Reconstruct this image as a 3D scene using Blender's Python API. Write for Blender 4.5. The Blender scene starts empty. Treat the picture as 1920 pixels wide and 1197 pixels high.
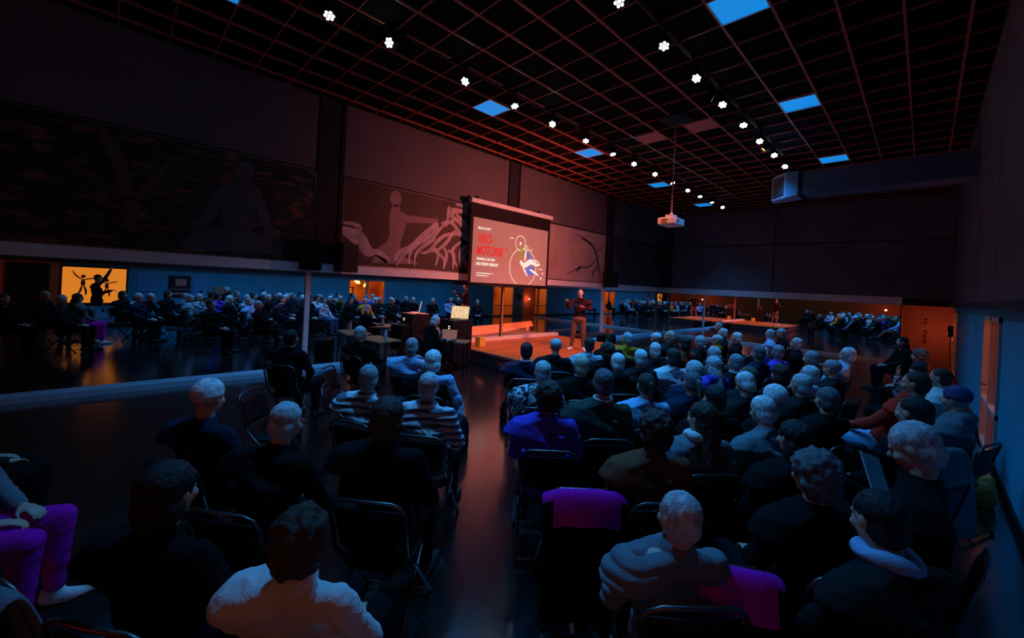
import bpy, bmesh, math, random
from mathutils import Vector, Matrix, Euler, noise
import numpy as np
PI = math.pi
R = math.radians
scene = bpy.context.scene
COL = scene.collection

# ------------------------------------------------------------------ camera
H = 2.1
cd = bpy.data.cameras.new('camera'); cam = bpy.data.objects.new('camera', cd); COL.objects.link(cam)
TH, RO = R(45.6), R(2.9)
dv = Vector((-math.sin(TH), math.cos(TH), 0)); rv = Vector((math.cos(TH), math.sin(TH), 0)); uv = Vector((0, 0, 1))
right = rv * math.cos(RO) + uv * math.sin(RO)
up = -rv * math.sin(RO) + uv * math.cos(RO)
M = Matrix((right, up, -dv)).transposed().to_4x4(); M.translation = (0, 0, H)
cam.matrix_world = M
cd.sensor_width = 36; cd.sensor_fit = 'HORIZONTAL'; cd.lens = 36 * 759 / 1920
cd.shift_y = -63.5 / 1920
cd.clip_start = 0.02; cd.clip_end = 200
scene.camera = cam

# ------------------------------------------------------------------ world, colour management
w = bpy.data.worlds.new('world'); scene.world = w; w.use_nodes = True
w.node_tree.nodes['Background'].inputs[0].default_value = (0.25, 0.2, 0.6, 1)
w.node_tree.nodes['Background'].inputs[1].default_value = 0.0006
vs = scene.view_settings
vs.view_transform = 'Standard'; vs.look = 'None'; vs.gamma = 1; vs.exposure = 0.0; vs.use_curve_mapping = False

# ------------------------------------------------------------------ lights of the room and added light
def spot(name, loc, target, power, color, angle=60, blend=.6, size=.08):
    l = bpy.data.lights.new(name, 'SPOT'); l.energy = power; l.color = color; l.spot_size = R(angle); l.spot_blend = blend
    l.shadow_soft_size = size
    o = bpy.data.objects.new(name, l); COL.objects.link(o); o.location = loc
    o.rotation_euler = (Vector(target) - Vector(loc)).to_track_quat('-Z', 'Y').to_euler()
    return o
def area(name, loc, target, power, color, sx, sy):
    l = bpy.data.lights.new(name, 'AREA'); l.shape = 'RECTANGLE'; l.size = sx; l.size_y = sy; l.energy = power; l.color = color
    o = bpy.data.objects.new(name, l); COL.objects.link(o); o.location = loc
    o.rotation_euler = (Vector(target) - Vector(loc)).to_track_quat('-Z', 'Y').to_euler()
    return o
def point(name, loc, power, color, size=.1):
    l = bpy.data.lights.new(name, 'POINT'); l.energy = power; l.color = color; l.shadow_soft_size = size
    o = bpy.data.objects.new(name, l); COL.objects.link(o); o.location = loc
    return o
BLUE = (0.035, 0.37, 1.0); WARM = (1.0, 0.19, 0.03); RED = (1.0, 0.12, 0.05)
ROW_A = [2.03, 2.98, 4.48, 5.73, 6.97, 8.25, 9.48, 10.64, 11.94, 13.17, 14.46, 15.57, 16.76, 17.99]
ROW_B = [-1.9, -0.6, .7, 2.0, 3.2, 4.5, 5.74, 6.99, 8.26, 9.52, 10.75, 12.03, 13.23]
XA, XB, ZS = -6.05, -2.86, 5.83
for y in ROW_A:
    spot('spot_light', (XA, y, ZS - .12), (XA - .2, y, 0), 190, BLUE, 95, .9)
for y in ROW_B:
    if y < 1: continue
    spot('spot_light', (XB, y, ZS - .12), (XB + .35, y, 0), 250 if y > 3 else 380, BLUE, 95, .9)
# warm stage lamps on the right hand track
STAGE_LAMPS = [(-2.9, 7.75), (-2.87, 11.35)]
spot('stage_light', (-2.9, 7.75, ZS - .14), (-7.6, 9.0, 0.4), 700, WARM, 46, .7)
spot('stage_light', (-2.87, 11.35, ZS - .14), (-7.9, 9.2, .9), 620, WARM, 50, .8)
# projector throw on the screen, spilling softly round it
spot('projector_light', (-4.35, 8.87, 3.62), (-9.3, 8.87, 3.3), 850, (1, .22, .17), 120, 1.0, .05)
# added spot without fixture, strengthens the screen's red reflection on the aisle floor
spot('added_aisle_glow', (-6.02, 3.75, ZS - .14), (-3.9, 3.45, 0), 500, (1, .11, .03), 22, .9)
# added unseen area light imitating the lit stage's bounce towards the ceiling grid
area('stage_bounce', (-7.6, 9.2, .42), (-7.0, 8.6, 6), 36, (1, .10, .03), 3.0, 4.2)
# warm corridor lamps behind the door panes, in the alcove and behind the photographer
point('corridor_lamp', (2.0, 9.0, 1.95), 45, (1, .36, .06), .12)
point('corridor_lamp', (2.0, 18.3, 1.95), 45, (1, .45, .14), .12)
point('alcove_lamp', (.45, 20.6, 1.2), 5, (1, .14, .05), .03)
point('rear_lamp', (-2.2, -4.6, 1.6), 10, (1, .13, .05), .06)

# ------------------------------------------------------------------ materials
MATS = {}
def mat(name, color, rough=.6, metal=0.0, bump=0.0, bscale=40, var=0.0, vscale=6, emis=None, estr=0.0, spec=.4, coat=0):
    key = name
    if key in MATS: return MATS[key]
    m = bpy.data.materials.new(name); m.use_nodes = True; nt = m.node_tree; b = nt.nodes['Principled BSDF']
    b.inputs['Base Color'].default_value = (*color, 1); b.inputs['Roughness'].default_value = rough
    b.inputs['Metallic'].default_value = metal; b.inputs['Specular IOR Level'].default_value = spec
    if coat: b.inputs['Coat Weight'].default_value = coat
    tc = nt.nodes.new('ShaderNodeTexCoord')
    n = nt.nodes.new('ShaderNodeTexNoise'); n.inputs['Scale'].default_value = vscale; n.inputs['Detail'].default_value = 5
    nt.links.new(tc.outputs['Object'], n.inputs['Vector'])
    v = max(var, .08)
    mr = nt.nodes.new('ShaderNodeMapRange'); mr.inputs[1].default_value = .3; mr.inputs[2].default_value = .7
    mr.inputs[3].default_value = 1 - v; mr.inputs[4].default_value = 1 + v
    nt.links.new(n.outputs['Fac'], mr.inputs[0])
    mx = nt.nodes.new('ShaderNodeVectorMath'); mx.operation = 'SCALE'; mx.inputs[0].default_value = color
    nt.links.new(mr.outputs[0], mx.inputs['Scale']); nt.links.new(mx.outputs[0], b.inputs['Base Color'])
    if bump:
        n2 = nt.nodes.new('ShaderNodeTexNoise'); n2.inputs['Scale'].default_value = bscale; n2.inputs['Detail'].default_value = 4
        nt.links.new(tc.outputs['Object'], n2.inputs['Vector'])
        bp = nt.nodes.new('ShaderNodeBump'); bp.inputs['Strength'].default_value = bump; bp.inputs['Distance'].default_value = .02
        nt.links.new(n2.outputs['Fac'], bp.inputs['Height']); nt.links.new(bp.outputs[0], b.inputs['Normal'])
    if emis:
        b.inputs['Emission Color'].default_value = (*emis, 1); b.inputs['Emission Strength'].default_value = estr
    MATS[key] = m
    return m
def emit(name, color, s):
    if name in MATS: return MATS[name]
    m = bpy.data.materials.new(name); m.use_nodes = True; nt = m.node_tree; b = nt.nodes['Principled BSDF']
    b.inputs['Base Color'].default_value = (0.02, .02, .02, 1); b.inputs['Roughness'].default_value = .5
    b.inputs['Emission Color'].default_value = (*color, 1); b.inputs['Emission Strength'].default_value = s
    MATS[name] = m; return m
m_floor = mat('vinyl floor', (.006, .0065, .006), .2, bump=.02, bscale=60, var=.25, vscale=1.3, spec=.65)
_b = m_floor.node_tree.nodes['Principled BSDF']; _b.inputs['IOR'].default_value = 2.0; _b.inputs['Specular IOR Level'].default_value = .5
_b.inputs['Coat Weight'].default_value = 1; _b.inputs['Coat Roughness'].default_value = .15; _b.inputs['Coat IOR'].default_value = 1.55
m_wall = mat('pale wall panel', (.15, .12, .14), .8, var=.1, vscale=1)
m_wall_dark = mat('dark wall', (.028, .026, .03), .85)
m_far = mat('grey far panel', (.14, .14, .16), .8, var=.2, vscale=.8)
m_upper = mat('grey upper panel', (.10, .10, .12), .8, var=.15, vscale=2)
m_blue = mat('blue lower wall', (.03, .38, .56), .7, var=.06, vscale=1)  # one even blue for the lower right wall
m_black = mat('black metal', (.006, .006, .007), .5, spec=.3)
m_steel = mat('dark steel tube', (.16, .13, .13), .35, metal=.9)
m_plastic = mat('black plastic', (.005, .005, .006), .5, spec=.2)
m_grid = mat('ceiling grid with red light tint', (.5, .13, .08), .45)  # red glow from the stage is put into the grid colour
m_tile = mat('black ceiling tile', (.004, .004, .004), .95, spec=.1)
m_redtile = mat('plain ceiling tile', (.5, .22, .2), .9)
m_trim = mat('light grey trim', (.85, .85, .88), .5)
m_white = mat('white plastic', (.7, .66, .66), .4)
m_wood = mat('table wood', (.5, .25, .1), .4, var=.2)
m_led = emit('led lens', (.62, .85, 1.0), 28)
m_ledpanel = emit('blue ceiling light', (.006, .23, .70), 1.0)
m_alc = mat('alcove plaster', (.6, .42, .3), .8)
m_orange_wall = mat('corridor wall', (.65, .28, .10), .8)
def mirror_mat():
    m = bpy.data.materials.new('mirror glass'); m.use_nodes = True; nt = m.node_tree; b = nt.nodes['Principled BSDF']
    b.inputs['Base Color'].default_value = (.93, .95, .96, 1); b.inputs['Metallic'].default_value = 1
    n = nt.nodes.new('ShaderNodeTexNoise'); n.inputs['Scale'].default_value = .6
    mr = nt.nodes.new('ShaderNodeMapRange'); mr.inputs[3].default_value = .004; mr.inputs[4].default_value = .016
    nt.links.new(n.outputs['Fac'], mr.inputs[0]); nt.links.new(mr.outputs[0], b.inputs['Roughness'])
    return m
m_mirror = mirror_mat()
def stage_mat():
    m = bpy.data.materials.new('stage parquet'); m.use_nodes = True; nt = m.node_tree; b = nt.nodes['Principled BSDF']
    tc = nt.nodes.new('ShaderNodeTexCoord'); br = nt.nodes.new('ShaderNodeTexBrick')
    br.inputs['Scale'].default_value = 1; br.inputs['Brick Width'].default_value = 1.1; br.inputs['Row Height'].default_value = .12
    br.inputs['Mortar Size'].default_value = .002
    br.inputs['Color1'].default_value = (.66, .15, .012, 1); br.inputs['Color2'].default_value = (.52, .11, .009, 1); br.inputs['Mortar'].default_value = (.15, .07, .03, 1)
    mp = nt.nodes.new('ShaderNodeMapping'); mp.inputs['Rotation'].default_value = (0, 0, PI / 2)
    nt.links.new(tc.outputs['Object'], mp.inputs[0]); nt.links.new(mp.outputs[0], br.inputs['Vector'])
    nt.links.new(br.outputs['Color'], b.inputs['Base Color']); b.inputs['Roughness'].default_value = .48
    return m
m_stage = stage_mat()
def mural_mat(name, dark, light, scale, lo, hi, fleck=None):
    m = bpy.data.materials.new(name); m.use_nodes = True; nt = m.node_tree; b = nt.nodes['Principled BSDF']
    tc = nt.nodes.new('ShaderNodeTexCoord'); n = nt.nodes.new('ShaderNodeTexNoise')
    n.inputs['Scale'].default_value = scale; n.inputs['Detail'].default_value = 8; n.inputs['Distortion'].default_value = 1.8
    r = nt.nodes.new('ShaderNodeValToRGB'); r.color_ramp.elements[0].position = lo; r.color_ramp.elements[1].position = hi
    r.color_ramp.elements[0].color = (*dark, 1); r.color_ramp.elements[1].color = (*light, 1)
    nt.links.new(tc.outputs['Object'], n.inputs['Vector']); nt.links.new(n.outputs['Fac'], r.inputs[0])
    out = r.outputs[0]
    if fleck:
        v = nt.nodes.new('ShaderNodeTexNoise'); v.inputs['Scale'].default_value = 3.2; v.inputs['Detail'].default_value = 3
        mp = nt.nodes.new('ShaderNodeMapping'); mp.inputs['Scale'].default_value = (1, .8, 2.6)
        nt.links.new(tc.outputs['Object'], mp.inputs[0]); nt.links.new(mp.outputs[0], v.inputs['Vector'])
        r2 = nt.nodes.new('ShaderNodeValToRGB'); r2.color_ramp.elements[0].position = .54; r2.color_ramp.elements[1].position = .66
        r2.color_ramp.elements[0].color = (0, 0, 0, 1); r2.color_ramp.elements[1].color = (1, 1, 1, 1)
        nt.links.new(v.outputs['Fac'], r2.inputs[0])
        mx = nt.nodes.new('ShaderNodeMix'); mx.data_type = 'RGBA'
        nt.links.new(r2.outputs[0], mx.inputs[0]); nt.links.new(out, mx.inputs[6]); mx.inputs[7].default_value = (*fleck, 1)
        out = mx.outputs[2]
    nt.links.new(out, b.inputs['Base Color']); b.inputs['Roughness'].default_value = .6
    return m

# ------------------------------------------------------------------ mesh helpers
class MB:
    def __init__(s): s.v = []; s.f = []
    def add(s, vs_, fs):
        o = len(s.v); s.v += [tuple(p) for p in vs_]; s.f += [tuple(i + o for i in f) for f in fs]; return s
    def box(s, x0, x1, y0, y1, z0, z1):
        return s.add([(x0, y0, z0), (x1, y0, z0), (x1, y1, z0), (x0, y1, z0), (x0, y0, z1), (x1, y0, z1), (x1, y1, z1), (x0, y1, z1)],
                     [(0, 3, 2, 1), (4, 5, 6, 7), (0, 1, 5, 4), (1, 2, 6, 5), (2, 3, 7, 6), (3, 0, 4, 7)])
    def rings(s, rs, cap=True):
        n = len(rs[0]); vv = [p for r_ in rs for p in r_]; fs = []
        for k in range(len(rs) - 1):
            for i in range(n):
                j = (i + 1) % n; fs.append((k * n + i, k * n + j, (k + 1) * n + j, (k + 1) * n + i))
        if cap:
            fs.append(tuple(range(n - 1, -1, -1))); fs.append(tuple((len(rs) - 1) * n + i for i in range(n)))
        return s.add(vv, fs)
    def tube(s, pts, r, seg=8, cap=True):
        pts = [Vector(p) for p in pts]; rr = r if isinstance(r, (list, tuple)) else [r] * len(pts)
        rs = []; prev = None
        for i, p in enumerate(pts):
            t = (pts[min(i + 1, len(pts) - 1)] - pts[max(i - 1, 0)]).normalized()
            if prev is None:
                a = t.cross(Vector((0, 0, 1)));
                if a.length < .1: a = t.cross(Vector((1, 0, 0)))
            else:
                a = prev - t * prev.dot(t)
            a.normalize(); prev = a; b = t.cross(a)
            rs.append([tuple(p + (a * math.cos(q) + b * math.sin(q)) * rr[i]) for q in [2 * PI * k / seg for k in range(seg)]])
        return s.rings(rs, cap)
    def ell(s, c, r, rot=None, nu=16, nv=10):
        c = Vector(c); rs = []
        r = (r, r, r) if isinstance(r, (int, float)) else r
        for k in range(nv + 1):
            ph = -PI / 2 + PI * (k + .02) / (nv + .04); cr, sr = math.cos(ph), math.sin(ph)
            ring = []
            for i in range(nu):
                a = 2 * PI * i / nu; p = Vector((r[0] * cr * math.cos(a), r[1] * cr * math.sin(a), r[2] * sr))
                if rot is not None: p = rot @ p
                ring.append(tuple(c + p))
            rs.append(ring)
        return s.rings(rs)
    def cap(s, p0, p1, r0, r1, seg=12):
        p0, p1 = Vector(p0), Vector(p1)
        s.tube([p0, p1], [r0, r1], seg); s.ell(p0, r0, nu=seg, nv=6); s.ell(p1, r1, nu=seg, nv=6); return s
    def chain(s, pts, rr, seg=12):
        for i in range(len(pts) - 1): s.cap(pts[i], pts[i + 1], rr[i], rr[i + 1], seg)
        return s
    def poly(s, pts, x0, x1):
        # closed outline in (y, z) extruded between x0 and x1
        n = len(pts)
        return s.add([(x0, a, b) for a, b in pts] + [(x1, a, b) for a, b in pts],
                     [tuple(range(n)), tuple(range(2 * n - 1, n - 1, -1))] + [(i, (i + 1) % n, n + (i + 1) % n, n + i) for i in range(n)])
    def mesh(s, name, m=None, smooth=False):
        me = bpy.data.meshes.new(name); me.from_pydata(s.v, [], s.f)
        bm = bmesh.new(); bm.from_mesh(me); bmesh.ops.recalc_face_normals(bm, faces=bm.faces); bm.to_mesh(me); bm.free()
        if m: me.materials.append(m)
        if smooth: me.polygons.foreach_set('use_smooth', [True] * len(me.polygons))
        me.update(); return me
    def build(s, name, m=None, parent=None, smooth=False):
        return link(name, s.mesh(name, m, smooth), parent)
def link(name, me, parent=None, loc=None, rz=None):
    o = bpy.data.objects.new(name, me); COL.objects.link(o)
    if parent: o.parent = parent
    if loc: o.location = loc
    if rz is not None: o.rotation_euler = (0, 0, rz)
    return o
def tag(o, label, cat, group=None, kind=None):
    if label: o['label'] = label
    if cat: o['category'] = cat
    if group: o['group'] = group
    if kind: o['kind'] = kind
    return o
def empty(name, loc, rz=0):
    o = bpy.data.objects.new(name, None); COL.objects.link(o); o.location = loc; o.rotation_euler = (0, 0, rz); o.empty_display_size = .2
    return o
def struct(name, b, m, smooth=False):
    o = b.build(name, m, None, smooth); o['kind'] = 'structure'; return o
def copy_tree(o, parent=None):
    c = o.copy(); COL.objects.link(c); c.parent = parent
    for ch in list(o.children): copy_tree(ch, c)
    return c
def ring_strip(pts, wd, x0, x1):
    # ribbon along a smooth curve through (y,z) points
    P = [Vector((0, a, b)) for a, b in pts]; Q = []
    for i in range(len(P) - 1):
        a = P[max(i - 1, 0)]; b = P[i]; c = P[i + 1]; d = P[min(i + 2, len(P) - 1)]
        for k in range(6):
            t = k / 6; Q.append(.5 * (2 * b + (c - a) * t + (2 * a - 5 * b + 4 * c - d) * t * t + (3 * b - a - 3 * c + d) * t ** 3))
    Q.append(P[-1]); L, Rr = [], []
    for i, q in enumerate(Q):
        t = (Q[min(i + 1, len(Q) - 1)] - Q[max(i - 1, 0)]).normalized(); n = Vector((0, -t.z, t.y))
        u_ = i / (len(Q) - 1); ww = wd * (.35 + math.sin(PI * min(1, .12 + u_ * .85))) * .8
        L.append((q.y + n.y * ww / 2, q.z + n.z * ww / 2)); Rr.append((q.y - n.y * ww / 2, q.z - n.z * ww / 2))
    mb = MB()
    for i in range(len(Q) - 1):
        mb.poly([L[i], L[i + 1], Rr[i + 1], Rr[i]], x0, x1)
    return mb

# ------------------------------------------------------------------ room shell
XL, XR, YF, YB, ZC = -9.4, .7, 20.1, -6.0, 6.05
ZM, ZU = 2.17, 2.37                    # top of the mirrors, bottom of the murals
struct('floor', MB().box(XL - .5, XR + 3.2, YB - .2, YF + 1.8, -.1, 0), m_floor)
struct('ceiling', MB().box(XL - .3, XR + .3, YB - .2, YF + .3, ZC + .03, ZC + .1), m_tile)
struct('wall_left', MB().box(XL - .25, XL - .03, YB, YF + .2, 0, ZC + .03), m_wall_dark)
struct('wall_back', MB().box(XL - .2, XR, YB - .2, YB, 0, ZC + .03), m_orange_wall)
fw = MB(); fw.box(XL, -.57, YF, YF + .15, 0, ZC); fw.box(-.57, XR, YF, YF + .15, 2.1, ZC)
struct('wall_far', fw, m_wall_dark)
alc = MB(); alc.box(-.62, -.57, YF + .15, YF + 1.5, 0, 2.1); alc.box(-.62, XR + .1, YF + 1.4, YF + 1.5, 0, 2.1); alc.box(-.62, XR + .1, YF + .15, YF + 1.5, 2.1, 2.15)
alc.box(XR, XR + .1, YF + .15, YF + 1.5, 0, 2.1)
struct('wall_alcove', alc, m_alc)
struct('trim_1', ring_strip([(0, 0), (0, .001)], .001, 0, .001) if False else MB().box(XL - .03, XL + .02, YB, YF, ZM, ZU), m_trim)
struct('trim_2', MB().box(XL, -.57, YF - .03, YF, ZM - .07, ZU), m_trim)
struct('baseboard_left', MB().box(XL - .03, XL + .17, YB, YF - .1, 0, .09), mat('plinth with blue light tint', (.5, .78, .95), .5))  # light grey plinth with the spots' blue light put into its colour
struct('baseboard_far', MB().box(XL + .17, -.6, YF - .17, YF, 0, .09), m_trim)
# right wall with openings: window W1 (y -1.26..0.3, z .75..2.0), door pair (8.1..10.0), door pair (17.5..19.2)
OP = [(-1.28, .32, .75, 2.02), (8.05, 9.95, .04, 2.0), (17.4, 19.3, .04, 2.0)]
struct('wall_rear', MB().box(XR, XR + .12, YB, OP[0][0], 0, 2.12), m_orange_wall)  # orange colour stands in for warm light on this stretch of wall
rw = MB(); y = OP[0][0]
for (a, b, z0, z1) in OP:
    if a > y: rw.box(XR, XR + .12, y, a, 0, 2.12)
    rw.box(XR, XR + .12, a, b, 0, z0); rw.box(XR, XR + .12, a, b, z1, 2.12); y = b
rw.box(XR, XR + .12, y, YF + .1, 0, 2.12)
struct('wall_right', rw, m_blue)
ur = MB(); y = YB; k = 0
while y < YF:
    ur.box(XR - .07, XR + .1, y + .02, min(y + 2.85, YF) - .02, 2.2, ZC)
    y += 2.85
ur.box(XR - .02, XR + .1, YB, YF, 2.12, ZC)
struct('wall_upper', ur, m_upper)
struct('trim_3', MB().box(XR - .12, XR, YB, YF, 2.1, 2.2), m_wall_dark)
struct('baseboard_right', MB().box(XR - .025, XR, YB, 8.0, 0, .1).box(XR - .025, XR, 10.0, 17.35, 0, .1), m_black)

# rooms behind the panes
cb = MB()
for (y0, y1) in [(7.3, 10.9), (16.6, 19.95)]:
    cb.box(3.3, 3.4, y0, y1, 0, 2.4); cb.box(.82, 3.4, y0 - .1, y0, 0, 2.4); cb.box(.82, 3.4, y1, y1 + .1, 0, 2.4); cb.box(.82, 3.4, y0, y1, 2.4, 2.5)
struct('wall_corridor', cb, m_orange_wall)

# ------------------------------------------------------------------ ceiling grid
gx = [XL + .0 + ((-5.37 - XL) % .63) + .63 * k for k in range(17)]
gy = [YB + ((3.67 - YB) % .63) + .63 * k for k in range(43)]
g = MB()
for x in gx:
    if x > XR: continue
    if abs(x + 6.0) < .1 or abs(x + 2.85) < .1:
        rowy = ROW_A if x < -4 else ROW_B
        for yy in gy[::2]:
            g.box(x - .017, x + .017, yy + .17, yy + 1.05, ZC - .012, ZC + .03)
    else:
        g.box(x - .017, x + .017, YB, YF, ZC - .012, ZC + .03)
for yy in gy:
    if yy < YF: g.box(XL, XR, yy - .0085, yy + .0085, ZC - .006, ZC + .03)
tag(g.build('ceiling_grid', m_grid), 'square metal grid with red stage light in its colour, carrying the black ceiling tiles', 'ceiling grid', kind='structure')
# blue light panels and plain tiles
PAN = [(-7.26, .52, 'blue ceiling light panel cut by the top edge of the photo, above the left mural'),
       (-7.26, 5.56, 'blue diamond-shaped ceiling light panel in the left row, the nearest whole one'),
       (-7.26, 9.34, 'blue ceiling light panel in the left row, second from the near end, above the screen'),
       (-7.26, 13.75, 'blue ceiling light panel in the left row, third of four'),
       (-7.26, 17.95, 'blue ceiling light panel in the left row, farthest and smallest one'),
       (-2.22, 5.56, 'largest blue ceiling light panel, top right, cut by the photo edge'),
       (-2.22, 9.38, 'blue ceiling light panel in the right row, the middle one'),
       (-2.22, 13.75, 'blue ceiling light panel in the right row just above the air duct')]
for (x, yy, lab) in PAN:
    p = empty('ceiling_light', (x + .315, yy + .315, ZC)); tag(p, lab, 'ceiling light', 'blue light panels in the ceiling grid')
    link('diffuser', MB().box(-.295, .295, -.3, .3, -.006, .02).mesh('diffuser', m_ledpanel), p)
    fr = MB(); fr.box(-.315, .315, -.32, -.3, -.02, .03).box(-.315, .315, .3, .32, -.02, .03).box(-.315, -.295, -.3, .3, -.02, .03).box(.295, .315, -.3, .3, -.02, .03)
    link('frame', fr.mesh('frame', m_trim), p)
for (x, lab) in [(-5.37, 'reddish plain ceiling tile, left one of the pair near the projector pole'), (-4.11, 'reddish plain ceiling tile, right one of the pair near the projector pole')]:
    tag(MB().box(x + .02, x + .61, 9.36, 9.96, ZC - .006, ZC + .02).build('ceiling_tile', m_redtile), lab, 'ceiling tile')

# ------------------------------------------------------------------ track spotlights
def spotlight_proto():
    root = empty('track_spotlight', (0, 0, 0))
    link('bracket', MB().box(-.012, .012, -.03, .03, .12, .21).tube([(0, 0, .06), (0, 0, .14)], .012, 8).mesh('bracket', m_black), root)
    hous = MB().tube([(0, 0, -.06), (0, 0, -.05), (0, 0, .05), (0, 0, .09)], [.088, .092, .092, .04], 20)
    hs = link('housing', hous.mesh('housing', m_black, True), root)
    le = MB()
    for k in range(7):
        a = k * PI / 3; r_ = 0 if k == 6 else .054
        le.ell((r_ * math.cos(a), r_ * math.sin(a), -.062), (.021, .021, .010), nu=10, nv=4)
    link('lens', le.mesh('lens', m_led, True), hs)
    return root
sp0 = spotlight_proto(); used = False
def place_spot(x, yy, lab, tilt):
    global used
    o = sp0 if not used else copy_tree(sp0); used = True
    o.location = (x, yy, ZS)
    for c_ in o.children:
        if c_.name.startswith('housing'): c_.rotation_euler = (R(tilt[0]), R(tilt[1]), 0)
    tag(o, lab, 'spotlight', 'round LED spotlights on the ceiling tracks')
ordn = ['first', 'second', 'third', 'fourth', 'fifth', 'sixth', 'seventh', 'eighth', 'ninth', 'tenth', 'eleventh', 'twelfth', 'thirteenth', 'fourteenth']
rnd = random.Random(4)
for i, yy in enumerate(ROW_A):
    t = (-52, -48) if i == 1 else (rnd.uniform(-42, -22) if i % 3 else -8, rnd.uniform(-26, -10))
    lab = 'brightest white LED spotlight with a blue halo, upper left, left-hand ceiling track' if i == 1 else \
        'white LED spotlight, %s from the near end of the left-hand ceiling track' % ordn[i]
    place_spot(XA, yy, lab, t)
vis = 0
for i, yy in enumerate(ROW_B):
    lab = 'white LED spotlight, %s in sight from the near end of the right-hand ceiling track' % ordn[max(i - 6, 0)] if i >= 6 else \
        'white LED spotlight on the right-hand ceiling track, %s from the rear wall, above the photo' % ordn[i]
    place_spot(XB, yy, lab, (rnd.uniform(-46, -24), rnd.uniform(-16, 4)))
for (x, yy), lab, s in zip(STAGE_LAMPS, ['dim reddish stage lamp hanging between white spotlights of the right-hand track', 'orange glowing stage lamp among the far white spotlights of the right-hand track'], (2, 9)):
    o = empty('stage_lamp', (x, yy, ZS)); tag(o, lab, 'spotlight')
    d = (Vector((-7.6, 9, .4)) - Vector((x, yy, ZS))).normalized()
    link('housing', MB().tube([-d * .1, -d * .08, d * .07, d * .11], [.05, .075, .075, .085], 18, False).mesh('housing', m_black, True), o)
    link('lens', MB().tube([d * .06, d * .075], [.07, .06], 18).mesh('lens', emit('warm lens %d' % s, (1, .3, .08), s), True), o)
    link('bracket', MB().box(-.01, .01, -.02, .02, 0, .21).mesh('bracket', m_black), o)
for x in (XA, XB):
    tag(MB().box(x - .02, x + .02, YB, 19, ZC - .035, ZC - .005).build('lighting_track', m_black), 'black ceiling track carrying the %s row of spotlights' % ('left-hand' if x < -4 else 'right-hand'), 'lighting track')

# ------------------------------------------------------------------ left wall: columns, panels, murals, mirrors
COLS = [(-2.65, -2.1), (3.07, 3.62), (8.85, 9.35), (14.55, 15.1)]
for i, (a, b) in enumerate(COLS):
    struct('trim_%d' % (4 + i), MB().box(XL - .03, XL - .01, a, b, ZU, ZC).box(XL - .03, XL + .03, a, a + .05, ZU, ZC).box(XL - .03, XL + .03, b - .05, b, ZU, ZC), m_wall_dark)
PB = [(-6, -2.67), (-2.08, 3.05), (3.64, 8.83), (9.37, 14.53), (15.12, 20.08)]
labs_p = ['behind the camera position', 'above the dim mural with the sitting figure, left', 'left of the screen housing, above the smoke mural', 'right of the screen, above the ink-branch mural', 'in the far left corner of the hall']
mur_mats = [mural_mat('foliage picture', (.008, .006, .006), (.05, .03, .03), 1.5, .4, .7, (.22, .07, .04)),
            mural_mat('foliage picture near', (.008, .006, .006), (.05, .03, .03), 1.5, .4, .7, (.25, .08, .05)),
            mural_mat('smoke picture', (.055, .02, .016), (.09, .04, .035), .5, .45, .8),
            mural_mat('ink picture', (.40, .30, .31), (.52, .42, .42), .6, .3, .7),
            mural_mat('grey ink picture', (.05, .05, .06), (.16, .15, .17), 1.2, .45, .75)]
m_fig = mat('pale figure paint', (.34, .22, .24), .7); m_smoke = mat('pale smoke paint', (.55, .44, .48), .7, var=.3, vscale=4)
m_fig1 = mat('grey figure paint', (.10, .09, .12), .7); m_tree = mat('brown trunk paint', (.15, .06, .05), .7); m_ink = mat('dark ink paint', (.10, .09, .14), .7)
mlab = [None, 'wide dark mural of a tree and a figure sitting cross-legged', 'brown mural of a figure holding out an arm over white smoke', 'pale mural with dark ink branches right of the screen', 'small dark mural beside the far left corner']
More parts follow.
